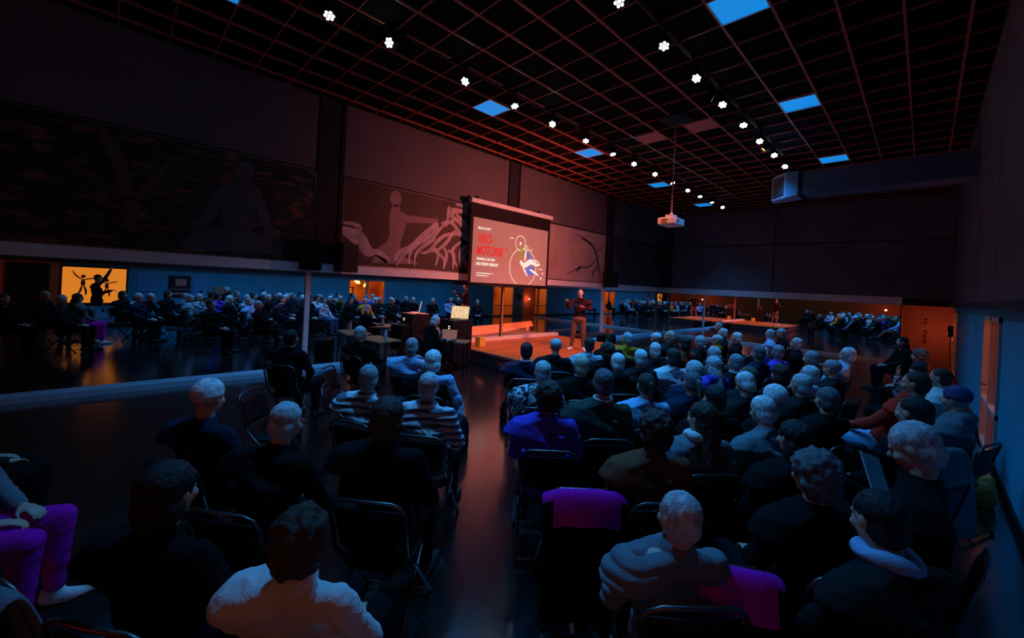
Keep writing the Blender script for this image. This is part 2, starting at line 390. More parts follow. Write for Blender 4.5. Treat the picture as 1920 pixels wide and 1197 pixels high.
for i, (a, b) in enumerate(PB):
    tag(MB().box(XL - .03, XL, a + .01, b - .01, 4.42, ZC - .02).build('wall_panel', m_wall), 'plain pale upper wall panel ' + labs_p[i], 'wall panel')
    if i == 0: continue
    mu = empty('mural', (XL, (a + b) / 2, ZU)); tag(mu, mlab[i], 'mural')
    c = (a + b) / 2; h = 4.38 - ZU
    link('picture', MB().box(-.03, .02, a - c + .02, b - c - .02, .02, h - .02).mesh('picture', mur_mats[i]), mu)
    fr = MB(); w_ = (b - a) / 2
    fr.box(-.03, .035, -w_, w_, h - .025, h).box(-.03, .035, -w_, w_, 0, .025).box(-.03, .035, -w_, -w_ + .025, 0, h).box(-.03, .035, w_ - .025, w_, 0, h)
    link('frame', fr.mesh('frame', m_steel), mu)
    off = lambda pts: [(p[0] - c, p[1] - ZU) for p in pts]
    X0, X1 = .018, .026
    if i == 1:
        f = MB(); f.poly([(1.72 - c + .17 * math.cos(t), 4.05 - ZU + .2 * math.sin(t)) for t in [k * PI / 8 for k in range(16)]], X0, X1)
        f.poly(off([(1.51, 3.81), (1.84, 3.88), (1.97, 3.74), (1.93, 3.18), (1.86, 2.83), (1.44, 2.78), (1.4, 3.23), (1.27, 3.6)]), X0, X1)
        f.poly(off([(.82, 2.45), (.82, 2.52), (.98, 2.78), (1.44, 2.88), (1.86, 2.9), (2.45, 2.72), (2.45, 2.5)]), X0, X1 - .001)
        for l in [[(1.93, 3.74), (2.08, 3.27), (2.18, 3.01), (2.38, 2.79)], [(1.33, 3.6), (1.21, 3.14), (.98, 2.78)]]:
            t = ring_strip(off(l), .19, X0, X1 + .001); f.add(t.v, t.f)
        link('painted_figure', f.mesh('painted_figure', m_fig1), mu)
        f = MB()
        for l, wd in [([(.14, 3.22), (-.03, 3.79), (-.25, 4.30)], .17), ([(.18, 3.2), (.43, 3.61), (.59, 3.95)], .1), ([(.15, 3.23), (.16, 2.68)], .2), ([(.1, 3.02), (-.26, 3.15), (-.53, 3.18)], .06)]:
            t = ring_strip(off(l), wd, X0, X1); f.add(t.v, t.f)
        link('painted_tree', f.mesh('painted_tree', m_tree), mu)
    if i == 2:
        f = MB(); f.poly([(4.95 - c + .16 * math.cos(t), 4.12 - ZU + .2 * math.sin(t)) for t in [k * PI / 8 for k in range(16)]], X0, X1)
        f.poly(off([(4.86, 3.94), (5.06, 3.98), (5.08, 3.84), (5.31, 3.76), (6.23, 3.8), (6.22, 3.68), (5.27, 3.56), (5.24, 3.36), (5.14, 3.06), (5.14, 2.85), (5.29, 2.67), (5.72, 2.53), (4.4, 2.47), (4.52, 2.83), (4.74, 2.99), (4.83, 3.21), (4.8, 3.68)]), X0, X1)
        link('painted_figure', f.mesh('painted_figure', m_fig), mu)
        f = MB(); f0 = MB(); rr = random.Random(2)
        S = [[(3.66, 3.19), (3.82, 3.17), (4.11, 3.08), (4.34, 2.75), (4.58, 2.68), (4.79, 2.49)], [(3.68, 3.33), (3.92, 3.34), (4.08, 3.25), (3.82, 3.13), (3.68, 3.15)],
             [(3.67, 3.13), (4.06, 2.9), (4.29, 2.7), (4.53, 2.74), (4.88, 2.57)], [(6.23, 3.7), (6.18, 3.48), (5.85, 3.19), (5.55, 3.03), (5.42, 2.75), (5.41, 2.51)],
             [(6.33, 3.68), (6.66, 3.78), (7.04, 3.46), (7.33, 3.31)], [(6.23, 3.7), (5.81, 3.31), (5.47, 2.95), (5.13, 2.78), (5.01, 2.58)],
             [(7.32, 3.47), (6.72, 3.45), (6.35, 3.3), (5.98, 2.9), (5.73, 2.83)], [(6.53, 3.84), (6.68, 4.05), (7.17, 4.16), (7.16, 3.83)], [(6.57, 4.21), (6.54, 3.79)],
             [(6.68, 3.97), (7.31, 3.58)], [(6.79, 4.3), (7.09, 4.3), (7.27, 4.17)], [(6.06, 3.06), (6.28, 2.83), (6.21, 2.52)], [(7.06, 3.28), (6.75, 2.98), (6.94, 2.54)],
             [(7.27, 3.14), (7.08, 2.9), (7.34, 2.51)], [(6.42, 3.1), (6.56, 2.86), (6.52, 2.54)]]
        for l in list(S):
            if l[0][0] > 5: S.append([(p[0] + rr.uniform(-.05, .3), max(2.45, p[1] + rr.uniform(-.15, .1))) for p in l])
        for j, l in enumerate(S):
            t = ring_strip(off(l), .10 if j not in (0, 2, 5) else .17, X0, X1 + .0006 * j); (f0 if l[0][0] < 5 else f).add(t.v, t.f)
        link('painted_smoke', f.mesh('painted_smoke', m_smoke), mu); link('painted_smoke', f0.mesh('painted_smoke', m_smoke), mu)
    if i == 3:
        f = MB()
        for l, wd in [([(12.88, 4.09), (13.54, 3.85), (13.85, 3.56), (14.08, 3.03), (14.22, 2.6)], .07), ([(13.54, 3.85), (12.45, 4.19)], .03), ([(13.86, 3.34), (13.43, 2.99), (12.73, 2.89), (12.0, 2.59)], .035),
                      ([(13.75, 3.55), (14.4, 3.94)], .03), ([(14.08, 3.03), (13.72, 2.79), (13.65, 2.52)], .05), ([(12.89, 3.0), (12.57, 2.73)], .06)]:
            t = ring_strip(off(l), wd * 1.6, X0, X1); f.add(t.v, t.f)
        link('painted_branches', f.mesh('painted_branches', m_ink), mu)
# mirrors
MP = [(-5.95, -2.7, 'tall wall mirror at the dark near end of the left wall'), (-2.66, 2.93, 'wide wall mirror under the tree mural, reflecting an orange window'),
      (3.06, 8.74, 'wide wall mirror under the smoke mural, reflecting the crowd and door panes'),
      (8.88, 14.45, 'wall mirror behind the stage and the speaker'), (14.6, 19.3, 'wall mirror under the small dark mural'), (19.38, 20.05, 'narrow wall mirror strip in the far left corner')]
for a, b, lab in MP:
    m = tag(empty('wall_mirror', (XL, (a + b) / 2, .09)), lab, 'mirror', 'mirrors lining the left wall')
    c = (b - a) / 2
    link('glass', MB().box(-.02, 0, -c, c, 0, ZM - .095).mesh('glass', m_mirror), m)
for a, b, lab in [(XL + .02, -8.3, 'mirror in the left corner of the far wall'), (-8.28, -4.5, 'mirror in the middle of the far wall'), (-4.48, -.6, 'right-hand mirror of the far wall, next to the orange alcove')]:
    m = tag(empty('wall_mirror', ((a + b) / 2, YF, .09)), lab, 'mirror', 'mirrors lining the far wall'); c = (b - a) / 2
    link('glass', MB().box(-c, c, -.015, 0, 0, 2.0).mesh('glass', m_mirror), m)
# posts between the mirrors
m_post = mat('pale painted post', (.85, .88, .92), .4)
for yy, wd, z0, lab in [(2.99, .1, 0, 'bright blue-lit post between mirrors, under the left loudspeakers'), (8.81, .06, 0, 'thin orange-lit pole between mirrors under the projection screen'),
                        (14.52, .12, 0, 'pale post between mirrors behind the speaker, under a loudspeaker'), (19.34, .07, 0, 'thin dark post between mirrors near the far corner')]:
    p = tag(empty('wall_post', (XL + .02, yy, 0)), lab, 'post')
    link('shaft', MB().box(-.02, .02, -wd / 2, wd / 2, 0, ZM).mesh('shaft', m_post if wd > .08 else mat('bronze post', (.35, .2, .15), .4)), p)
    link('foot', MB().box(-.02, .05, -wd / 2 - .02, wd / 2 + .02, .09, .11).mesh('foot', m_black), p)
# far wall panels
for a, b, lab in [(-9.0, -4.6, 'dark grey upper panel on the left half of the far wall'), (-4.56, .62, 'dark grey upper panel on the right half of the far wall')]:
    tag(MB().box(a, b, YF - .03, YF, 4.43, 5.98).build('wall_panel', m_far), lab, 'wall panel')
    tag(MB().box(a, b, YF - .035, YF, ZU + .01, 4.38).build('wall_panel', m_far), lab.replace('upper', 'lower'), 'wall panel')
tag(MB().box(-9.38, -9.05, YF - .3, YF - .04, ZU, ZC).build('column', m_wall_dark), 'dark column standing in the far left corner', 'column')

# ------------------------------------------------------------------ right wall windows and doors
m_frame = mat('door frame paint', (.55, .42, .36), .4)
m_glassglow = emit('lit window pane', (.85, .24, .02), .85)
def glass_mat():
    m = bpy.data.materials.new('clear pane'); m.use_nodes = True; b = m.node_tree.nodes['Principled BSDF']
    b.inputs['Base Color'].default_value = (1, .9, .8, 1); b.inputs['Roughness'].default_value = .02; b.inputs['Transmission Weight'].default_value = 1; b.inputs['IOR'].default_value = 1.02
    return m
m_pane = glass_mat()
def door_pair(n, y0, y1, z0, z1):
    o = empty('door_%d' % n, (XR, (y0 + y1) / 2, 0)); o['kind'] = 'structure'; c = (y1 - y0) / 2
    f = MB(); t = .07
    for a, b in ((-c, -c + t), (-t * .8, t * .8), (c - t, c)): f.box(-.03, .09, a, b, z0, z1)
    f.box(-.03, .09, -c, c, z1 - t, z1).box(-.03, .09, -c, c, z0, z0 + t)
    for z in (.72,): f.box(-.035, .06, -c, c, z - .03, z + .03)
    link('door_frame', f.mesh('door_frame', m_frame), o)
    link('pane', MB().box(.02, .026, -c + t, -t * .8, z0 + t, z1 - t).mesh('pane', m_pane), o)
    link('pane', MB().box(.02, .026, t * .8, c - t, z0 + t, z1 - t).mesh('pane', m_pane), o)
    link('door_handle', MB().tube([(-.03, .1, 1.0), (-.08, .1, 1.0), (-.08, .22, 1.0)], .01, 8).mesh('door_handle', m_steel), o)
door_pair(1, 8.05, 9.95, .04, 2.0); door_pair(2, 17.4, 19.3, .04, 2.0)
o = empty('window_1', (XR, -.48, .75)); o['kind'] = 'structure'
f = MB(); f.box(-.03, .06, -.8, -.75, 0, 1.27).box(-.03, .06, .75, .8, 0, 1.27).box(-.03, .06, -.8, .8, 0, .05).box(-.03, .06, -.8, .8, 1.22, 1.27)
link('window_frame', f.mesh('window_frame', m_black), o); link('pane', MB().box(.01, .03, -.76, .76, .04, 1.23).mesh('pane', m_glassglow), o)
st = MB()
def decal(mb, cy, cz, s):
    for pts, wd in [([(0, .1), (0, .45)], .16), ([(-.02, .42), (-.25, .62), (-.42, .9)], .06), ([(.02, .42), (.3, .5), (.5, .55)], .06), ([(-.04, .1), (-.1, -.2), (-.2, -.35)], .08), ([(.04, .1), (.12, -.2), (.12, -.4)], .08)]:
        t = ring_strip([(cy + a * s, cz + b * s) for a, b in pts], wd * s, .002, .009); mb.add(t.v, t.f)
    mb.poly([(cy + .09 * s * math.cos(t), cz + .6 * s + .1 * s * math.sin(t)) for t in [k * PI / 6 for k in range(12)]], .001, .009)
decal(st, -.28, .55, .62); decal(st, .28, .48, .55)
link('window_sticker', st.mesh('window_sticker', mat('brown sticker film', (.35, .14, .04), .5)), o)
# corridor things seen through the panes
m_bright = emit('corridor lamp shade', (1, .55, .09), 3.0)
for (yc, n) in ((9.0, 0), (18.3, 1)):
    sh = empty('shelf_rack', (3.05, yc - .3, 0)); tag(sh, 'wooden shelf rack in the lit corridor behind the %s glass door' % ('near' if n == 0 else 'far'), 'shelf')
    link('side_panel', MB().box(-.2, .2, -.62, -.58, 0, 1.6).mesh('side_panel', m_wood), sh); link('side_panel', MB().box(-.2, .2, .58, .62, 0, 1.6).mesh('side_panel', m_wood), sh)
    for z in (.3, .75, 1.2, 1.58): link('shelf', MB().box(-.2, .2, -.58, .58, z, z + .03).mesh('shelf', m_wood), sh)
    cols = [(.8, .05, .03), (.8, .5, .3), (.1, .04, .03), (.7, .6, .2), (.3, .05, .05)]; rr = random.Random(n)
    names = ['red', 'cream', 'dark brown', 'yellow', 'maroon']
    for j in range(10):
        cidx = j % 5; z = (.33, .78, 1.23)[j % 3]; yy = yc - .82 + .11 * j
        tag(MB().box(2.92, 3.08, yy, yy + rr.uniform(.05, .08), z + .001, z + .001 + rr.uniform(.15, .28)).build('storage_box', mat('box ' + names[cidx], cols[cidx], .5)),
            '%s box on the %s shelf of the rack behind the %s glass door' % (names[cidx], ('lowest', 'middle', 'upper')[j % 3], ('near', 'far')[n]), 'box', 'boxes on the corridor shelf')
    for j, (yy, z) in enumerate([(yc - .35, 1.72), (yc + .35, 1.85), (yc + .75, 1.7)]):
        l = empty('pendant_lamp', (2.6, yy, z)); tag(l, 'glowing yellow pendant lamp, %s of three behind the %s glass door' % (('nearest', 'middle', 'farthest')[j], ('near', 'far')[n]), 'lamp')
        link('lamp_shade', MB().tube([(0, 0, -.1), (0, 0, .03), (0, 0, .1)], [.11, .08, .02], 14).mesh('lamp_shade', m_bright, True), l)
        link('cord', MB().tube([(0, 0, .1), (0, 0, 2.4 - z)], .006, 6).mesh('cord', m_black), l)
# whiteboard and pictures on the blue wall
tag(MB().box(XR - .02, XR, .55, 1.12, 1.2, 1.95).build('notice_board', mat('pale blue board', (.07, .36, .66), .5)), 'pale blank notice board on the blue wall, nearest the lit window', 'board')
wb = empty('poster', (XR, 1.72, 1.0)); tag(wb, 'dark poster with orange stripes on the blue wall, seen in the mirror', 'poster')
link('sheet', MB().box(-.012, -.001, -.33, .33, 0, .82).mesh('sheet', m_wall_dark), wb)
link('print', MB().box(-.016, -.01, -.3, .3, .12, .2).box(-.016, -.01, -.3, .3, .3, .33).box(-.016, -.01, -.12, .2, .45, .7).mesh('print', mat('poster print', (.5, .3, .25), .6)), wb)
tag(MB().box(XR - .03, XR, 2.1, 2.62, 1.0, 1.85).build('notice_board', mat('pale blue board', (.07, .36, .66), .5)), 'plain light blue board right of the dark poster on the blue wall', 'board')
tag(MB().box(XR - .25, XR - .02, 2.75, 3.05, 1.15, 1.45).build('wall_box', m_wood), 'small brown box hanging on the blue wall', 'box')
ph = empty('wall_phone', (.56, 19.9, 1.3)); tag(ph, 'small dark box on the wall beside the orange alcove', 'wall box')
link('body', MB().box(0, .14, -.1, .1, -.18, .18).mesh('body', m_black), ph); link('cable', MB().tube([(.07, 0, -.18), (.08, 0, -1.25)], .012, 6).mesh('cable', m_black), ph)
dg = MB()
for k, (z, s) in enumerate([(1.62, .05), (1.52, .04), (1.46, .04), (1.18, .05), (1.08, .04), (1.0, .05), (.92, .04), (.83, .05), (.75, .04)]):
    cx = .04 + .015 * math.sin(k * 2.1)
    dg.add([(cx - s, 21.485, z), (cx + s * .6, 21.485, z + s * .5), (cx + s, 21.485, z - s * .2), (cx - s * .3, 21.485, z - s)], [(0, 1, 2, 3)])
tag(dg.build('wall_lettering', m_black), 'column of small black marks running down the orange alcove wall', 'wall lettering')
bk = empty('dark_door', (XR - .02, -1.95, 0)); bk.name = 'door_3'; bk['kind'] = 'structure'
link('door_leaf', MB().box(-.02, .0, -.45, .45, .02, 2.05).mesh('door_leaf', m_wall_dark), bk)
link('door_handle', MB().tube([(-.02, .35, 1.0), (-.07, .35, 1.0), (-.07, .25, 1.0)], .01, 8).mesh('door_handle', m_steel), bk)

# ------------------------------------------------------------------ loudspeakers
def loudspeaker(loc, rz, lab, hh=.64, ww=.44):
    o = empty('loudspeaker', loc, rz); tag(o, lab, 'loudspeaker')
    b = MB(); dd = .36
    b.add([(-dd / 2, -ww / 2 + .06, 0), (dd / 2, -ww / 2, 0), (dd / 2, ww / 2, 0), (-dd / 2, ww / 2 - .06, 0), (-dd / 2, -ww / 2 + .06, hh), (dd / 2, -ww / 2, hh), (dd / 2, ww / 2, hh), (-dd / 2, ww / 2 - .06, hh)],
          [(0, 3, 2, 1), (4, 5, 6, 7), (0, 1, 5, 4), (1, 2, 6, 5), (2, 3, 7, 6), (3, 0, 4, 7)])
    c = link('cabinet', b.mesh('cabinet', m_black), o)
    bv = c.modifiers.new('b', 'BEVEL'); bv.width = .02; bv.segments = 2
    link('grille', MB().box(dd / 2, dd / 2 + .008, -ww / 2 + .03, ww / 2 - .03, .04, hh - .04).mesh('grille', m_plastic), o)
    link('bracket', MB().box(-dd / 2 - .1, -dd / 2, -.03, .03, hh * .4, hh * .6).mesh('bracket', m_black), o)
loudspeaker((-9.12, 2.96, 2.2), R(-25), 'black loudspeaker on the left side of the dark column, above the blue-lit post')
loudspeaker((-9.12, 3.66, 2.2), R(15), 'black loudspeaker on the right side of the dark column, nearer the smoke mural')
loudspeaker((-9.08, 14.5, 2.22), R(-35), 'black loudspeaker on the wall right of the pale ink mural', .64, .6)
loudspeaker((XR - .28, -2.25, 2.35), R(180), 'small black loudspeaker high on the right wall, seen in the mirror', .38, .28)

# ------------------------------------------------------------------ projection screen
XS = -9.08
sc = empty('projection_screen', (XS, 8.87, 2.05)); tag(sc, 'roll-down projection screen showing a presentation slide above the stage', 'projection screen')
m_slide = None
def slide_mat():
    m = bpy.data.materials.new('slide background'); m.use_nodes = True; nt = m.node_tree; b = nt.nodes['Principled BSDF']
    b.inputs['Base Color'].default_value = (.4, .36, .36, 1)
    b.inputs['Roughness'].default_value = .9; b.inputs['Emission Color'].default_value = (.30, .115, .085, 1); b.inputs['Emission Strength'].default_value = .36
    return m
y0, y1, z0, z1 = 7.23 - 8.87, 10.49 - 8.87, 2.13 - 2.05, 4.0 - 2.05
link('casing', MB().box(-.07, .07, y0 - .14, y1 + .14, z1 + .40, z1 + .52).mesh('casing', m_trim), sc)
link('fabric', MB().box(-.012, -.004, y0 - .1, y1 + .1, z0 - .06, z1 + .42).mesh('fabric', mat('screen border black', (.008, .003, .003), .8)), sc)
sl = link('slide', MB().box(-.004, .0, y0, y1, z0, z1).mesh('slide', slide_mat()), sc)
link('bottom_bar', MB().tube([(0, y0 - .14, z0 - .07), (0, y1 + .14, z0 - .07)], .025, 10).mesh('bottom_bar', m_black, True), sc)
link('bracket', MB().box(-.3, .02, y0 + .1, y0 + .14, z1 + .5, z1 + .6).mesh('bracket', m_black), sc); link('bracket', MB().box(-.3, .02, y1 - .5, y1 - .46, z1 + .5, z1 + .6).mesh('bracket', m_black), sc)
m_tw = emit('slide white', (1, .78, .66), 1.0); m_tr = emit('slide red', (.85, .012, .008), .9)
m_cream = emit('slide cream', (1, .72, .5), .9); m_blu = emit('slide blue', (.16, .17, .65), .8); m_och = emit('slide ochre', (.55, .28, .05), .7)
def text(name, body, ya, yb, za, zb, m, parent, shear=0, x=.002, flipx=False):
    cu = bpy.data.curves.new(name, 'FONT'); cu.body = body; cu.size = 1; cu.extrude = .001; cu.offset = .03
    t = bpy.data.objects.new(name, cu); COL.objects.link(t)
    dg_ = bpy.context.evaluated_depsgraph_get(); dg_.update(); me = bpy.data.meshes.new_from_object(t.evaluated_get(dg_))
    bpy.data.objects.remove(t); bpy.data.curves.remove(cu)
    co = np.empty(len(me.vertices) * 3); me.vertices.foreach_get('co', co); co = co.reshape(-1, 3)
    mn, mx = co.min(0), co.max(0); u_ = (co[:, 0] - mn[0]) / (mx[0] - mn[0]); v_ = (co[:, 1] - mn[1]) / (mx[1] - mn[1])
    out = np.stack([np.where(co[:, 2] > 0, x + .002, x), ya + u_ * (yb - ya) + shear * v_ * (zb - za), za + v_ * (zb - za)], 1)
    me.vertices.foreach_set('co', out.ravel()); me.materials.clear(); me.materials.append(m); me.update()
    return link(name, me, parent)
Y = lambda y_: y_ - 8.87
Z = lambda z_: z_ - 2.05
text('slide_text', 'SKILLCOURT', Y(7.40), Y(7.90), Z(3.68), Z(3.75), m_tw, sc, .15)
text('slide_text', 'VIKO-', Y(7.40), Y(7.99), Z(3.27), Z(3.56), m_tr, sc, .15)
text('slide_text', 'MOTORIK', Y(7.38), Y(8.45), Z(2.93), Z(3.22), m_tr, sc, .15)
text('slide_text', '\u00ae', Y(8.53), Y(8.62), Z(3.14), Z(3.23), m_tr, sc, 0)
text('slide_text', 'TRAINING, DAS HIRN', Y(7.39), Y(8.11), Z(2.77), Z(2.86), m_tw, sc, .15)
text('slide_text', 'UND K\u00d6RPER VERBINDET', Y(7.38), Y(8.26), Z(2.63), Z(2.74), m_tw, sc, .15)
def circ(cy, cz, ry, rz, wd):
    mb = MB(); n = 56; a = []; b = []
    for k in range(n + 1):
        t = 2 * PI * k / n
        za = max(cz + rz * math.sin(t), z0 + .01); zb = max(cz + (rz - wd) * math.sin(t), z0 + .01)
        a.append((cy + ry * math.cos(t), za)); b.append((cy + (ry - wd) * math.cos(t), zb))
    for k in range(n):
        if cz + rz * math.sin(2 * PI * (k + .5) / n) < z0 + .012: continue
        mb.poly([a[k], a[k + 1], b[k + 1], b[k]], .001, .004)
    return mb
rings = circ(Y(9.18), Z(3.45), .235, .245, .025)
for t in (circ(Y(9.35), Z(2.69), .62, .62, .025), circ(Y(9.46), Z(3.30), .09, .10, .03)): rings.add(t.v, t.f)
link('slide_rings', rings.mesh('slide_rings', m_cream), sc)
def strips(lst, m, nm, xo=.004):
    mb = MB()
    for j, (l, wd) in enumerate(lst):
        t = ring_strip([(Y(a), Z(b)) for a, b in l], wd, .001, xo + .0005 * j); mb.add(t.v, t.f)
    link(nm, mb.mesh(nm, m), sc)
strips([([(9.18, 3.38), (9.23, 3.2), (9.22, 2.95)], .12), ([(9.33, 3.25), (9.3, 3.0), (9.25, 2.85)], .08), ([(9.1, 3.32), (9.18, 3.28), (9.3, 3.3)], .07)], m_och, 'slide_figure')
strips([([(9.48, 3.24), (9.6, 3.05), (9.7, 2.9)], .12), ([(9.52, 2.66), (9.7, 2.6), (9.82, 2.48)], .3)], m_blu, 'slide_figure')
strips([([(9.2, 2.88), (9.3, 2.8), (9.4, 2.72)], .12), ([(9.32, 2.7), (9.5, 2.8), (9.7, 2.9), (9.85, 2.88)], .17), ([(9.7, 2.85), (9.95, 2.82), (10.12, 2.8)], .09), ([(9.68, 2.86), (9.95, 2.95), (10.15, 2.82)], .04),
        ([(9.36, 2.66), (9.46, 2.55), (9.55, 2.42)], .06), ([(9.65, 2.64), (9.9, 2.55), (10.1, 2.46)], .07), ([(9.45, 3.24), (9.42, 3.05), (9.4, 2.9)], .06)], m_tw, 'slide_figure', .006)
strips([([(9.14, 3.44), (9.22, 3.44)], .1), ([(10.2, 2.37), (10.26, 2.37)], .09), ([(10.28, 2.52), (10.32, 2.55)], .07), ([(8.69, 3.565), (8.88, 3.575)], .025), ([(9.64, 3.28), (9.76, 3.28)], .025), ([(10.08, 2.68), (10.29, 2.68)], .025),
        ([(7.4, 2.405), (8.1, 2.405)], .024), ([(7.4, 2.335), (7.92, 2.335)], .024)], m_tw, 'slide_marks', .004)

# ------------------------------------------------------------------ projector
pj = empty('projector', (-4.07, 8.9, 3.62)); tag(pj, 'white video projector hanging on a long pole from the ceiling', 'projector')
b = link('body', MB().box(-.2, .2, -.26, .26, 0, .16).mesh('body', m_white), pj)
bv = b.modifiers.new('b', 'BEVEL'); bv.width = .02; bv.segments = 2
link('mount', MB().box(-.09, .09, -.1, .1, .16, .24).tube([(0, 0, .24), (0, 0, .3)], [.05, .02], 12).mesh('mount', m_white), pj)
link('pole', MB().tube([(0, 0, .28), (0, 0, 2.43)], .018, 10).mesh('pole', mat('red lit pole', (.4, .2, .18), .4)), pj)
link('ceiling_plate', MB().box(-.28, .28, -.28, .28, 2.39, 2.405).mesh('ceiling_plate', m_black), pj)
link('lens', MB().tube([(-.2, .1, .09), (-.24, .1, .09)], .045, 16).mesh('lens', m_plastic), pj)
vt = MB()
for k in range(8): vt.box(-.1 + .018 * k, -.092 + .018 * k, -.263, -.259, .03, .13)
vt2 = MB()
for k in range(6): vt2.box(.2, .203, -.2 + .03 * k, -.185 + .03 * k, .04, .12)
link('vent', vt.mesh('vent', m_wall_dark), pj); link('vent', vt2.mesh('vent', m_wall_dark), pj)
link('cable', MB().tube([(.1, .1, .16), (.14, .12, .28), (.2, .2, .3), (.24, .26, .2)], .007, 6).mesh('cable', m_black), pj)

# ------------------------------------------------------------------ air duct
du = empty('air_duct', (-.95, 11.5, 4.6)); tag(du, 'grey-blue metal air duct with a grille outlet, crossing under the ceiling from the right wall', 'air duct')
m_duct = mat('galvanised duct', (.10, .17, .26), .5, metal=.3)
link('duct_body', MB().box(-1.2, 1.63, 0, .6, .0, .52).mesh('duct_body', m_duct), du)
link('collar', MB().box(-1.26, -1.18, -.02, .62, -.02, .54).mesh('collar', m_black), du)
nz = MB(); nz.add([(-1.26, -.0, 0), (-1.5, -.06, -.06), (-1.86, .28, -.06), (-1.86, .6, -.06), (-1.26, .6, 0), (-1.26, 0, .56), (-1.5, -.06, .56), (-1.86, .28, .54), (-1.86, .6, .54), (-1.26, .6, .54)],
                 [(0, 1, 6, 5), (1, 2, 7, 6), (2, 3, 8, 7), (3, 4, 9, 8), (0, 4, 3, 2, 1), (5, 6, 7, 8, 9), (4, 0, 5, 9)])
link('outlet_box', nz.mesh('outlet_box', mat('pale outlet metal', (.3, .48, .7), .5)), du)
e1, e2 = Vector((-1.5, -.06, 0)), Vector((-1.86, .28, 0)); dr = (e2 - e1).normalized(); nn = Vector((dr.y, -dr.x, 0)) * -1
if nn.y > 0: nn = -nn
gr = MB(); L_ = (e2 - e1).length
for k in range(9):
    z = .0 + .055 * k
    p = e1 + dr * .05 + nn * .004; q = e1 + dr * (L_ - .05) + nn * .004
    gr.add([(p.x, p.y, z), (q.x, q.y, z), (q.x, q.y, z + .04), (p.x, p.y, z + .04)], [(0, 1, 2, 3)])
link('grille', gr.mesh('grille', m_wall_dark), du)

# ------------------------------------------------------------------ stage
stg = empty('stage', (-7.67, 9.18, 0)); tag(stg, 'low wooden stage platform lit orange, under the projection screen', 'stage')
link('deck', MB().box(-1.73 + .02, 1.72, -2.43, 2.42, .3, .36).mesh('deck', m_stage), stg)
link('riser', MB().box(-1.7, 1.68, -2.40, 2.39, .02, .3).mesh('riser', mat('stage riser brown', (.09, .05, .05), .6)), stg)
link('edge_strip', MB().box(1.72, 1.735, -2.43, 2.42, .33, .365).box(-1.7, 1.735, -2.445, -2.43, .33, .365).mesh('edge_strip', mat('aluminium edge', (.6, .5, .45), .35, metal=.7)), stg)
link('rear_rail', MB().box(-1.70, -1.62, -2.4, 2.4, .36, .46).mesh('rear_rail', mat('bright rail', (.85, .7, .55), .35)), stg)
bx = empty('bench', (-8.8, 12.9, 0)); tag(bx, 'low dark bench by the mirrors behind the speaker', 'bench')
link('seat', MB().box(-.25, .25, -.9, .9, .36, .42).mesh('seat', mat('bench brown', (.12, .05, .04), .5)), bx)
for sy in (-.8, .8): link('leg', MB().box(-.22, .22, sy - .04, sy + .04, 0, .36).mesh('leg', m_black), bx)
tag(MB().box(-8.7, -8.5, 7.2, 7.4, .365, .62).build('lamp_reflection_block', mat('yellow lamp reflection', (.8, .5, .05), .5)), 'added yellow block standing in for a lamp reflection at the back of the stage', 'box')  # added solid imitating the door lamp's reflection in the glossy deck
#PART2
# ------------------------------------------------------------------ folding chairs
def chair_proto():
    root = empty('folding_chair', (0, 0, 0))
    link('seat', cushion(-.205, .205, -.2, .2, .43, .46).mesh('seat', m_plastic, True), root)
    bk = MB(); n = 9; rows = 7; P_ = []
    for sgn in (0, 1):
        for j in range(rows):
            v = j / (rows - 1); zz = .57 + .27 * v; hw = .20 - .02 * (1 - v); yb = -.215 - .065 * v
            for i in range(n):
                u_ = i / (n - 1) * 2 - 1
                e_ = (1 - abs(u_) ** 4) ** .5 if j in (0, rows - 1) else 1
                P_.append((u_ * hw, yb - .03 * (1 - u_ * u_) + (.012 if sgn else 0), .705 + (zz - .705) * (1 - .10 * abs(u_) ** 4 * (1 if j in (0, rows - 1) else .5))))
    F = []; N = n * rows
    for j in range(rows - 1):
        for i in range(n - 1):
            a = j * n + i; F.append((a, a + 1, a + n + 1, a + n)); F.append((N + a, N + a + n, N + a + n + 1, N + a + 1))
    for j in range(rows - 1):
        F.append((j * n, j * n + n, N + j * n + n, N + j * n)); k = j * n + n - 1; F.append((k, N + k, N + k + n, k + n))
    for i in range(n - 1):
        F.append((i, N + i, N + i + 1, i + 1)); k = (rows - 1) * n + i; F.append((k, k + 1, N + k + 1, N + k))
    bk.add(P_, F); link('backrest', bk.mesh('backrest', m_plastic, True), root)
    arch = [(-.215, -.205, .55), (-.215, -.285, .82), (-.19, -.298, .865), (-.14, -.305, .885), (0, -.315, .89), (.14, -.305, .885), (.19, -.298, .865), (.215, -.285, .82), (.215, -.205, .55)]
    link('back_frame', MB().tube(arch, .011, 8).mesh('back_frame', m_steel, True), root)
    for s in (-1, 1):
        a_ = link('leg', MB().tube([(s * .215, -.205, .55), (s * .22, -.08, .42), (s * .225, .27, .012)], .011, 8).mesh('leg', m_steel, True), root)
        link('rubber_foot', MB().tube([(s * .225, .262, .03), (s * .225, .275, 0)], .015, 8).mesh('rubber_foot', m_plastic, True), a_)
        a_ = link('leg', MB().tube([(s * .2, .1, .43), (s * .2, -.12, .2), (s * .205, -.27, .012)], .011, 8).mesh('leg', m_steel, True), root)
        link('rubber_foot', MB().tube([(s * .205, -.262, .03), (s * .205, -.275, 0)], .015, 8).mesh('rubber_foot', m_plastic, True), a_)
    link('stretcher', MB().tube([(-.225, .24, .04), (.225, .24, .04)], .008, 6).mesh('stretcher', m_steel), root)
    link('stretcher', MB().tube([(-.2, -.25, .045), (.2, -.25, .045)], .008, 6).mesh('stretcher', m_steel), root)
    return root
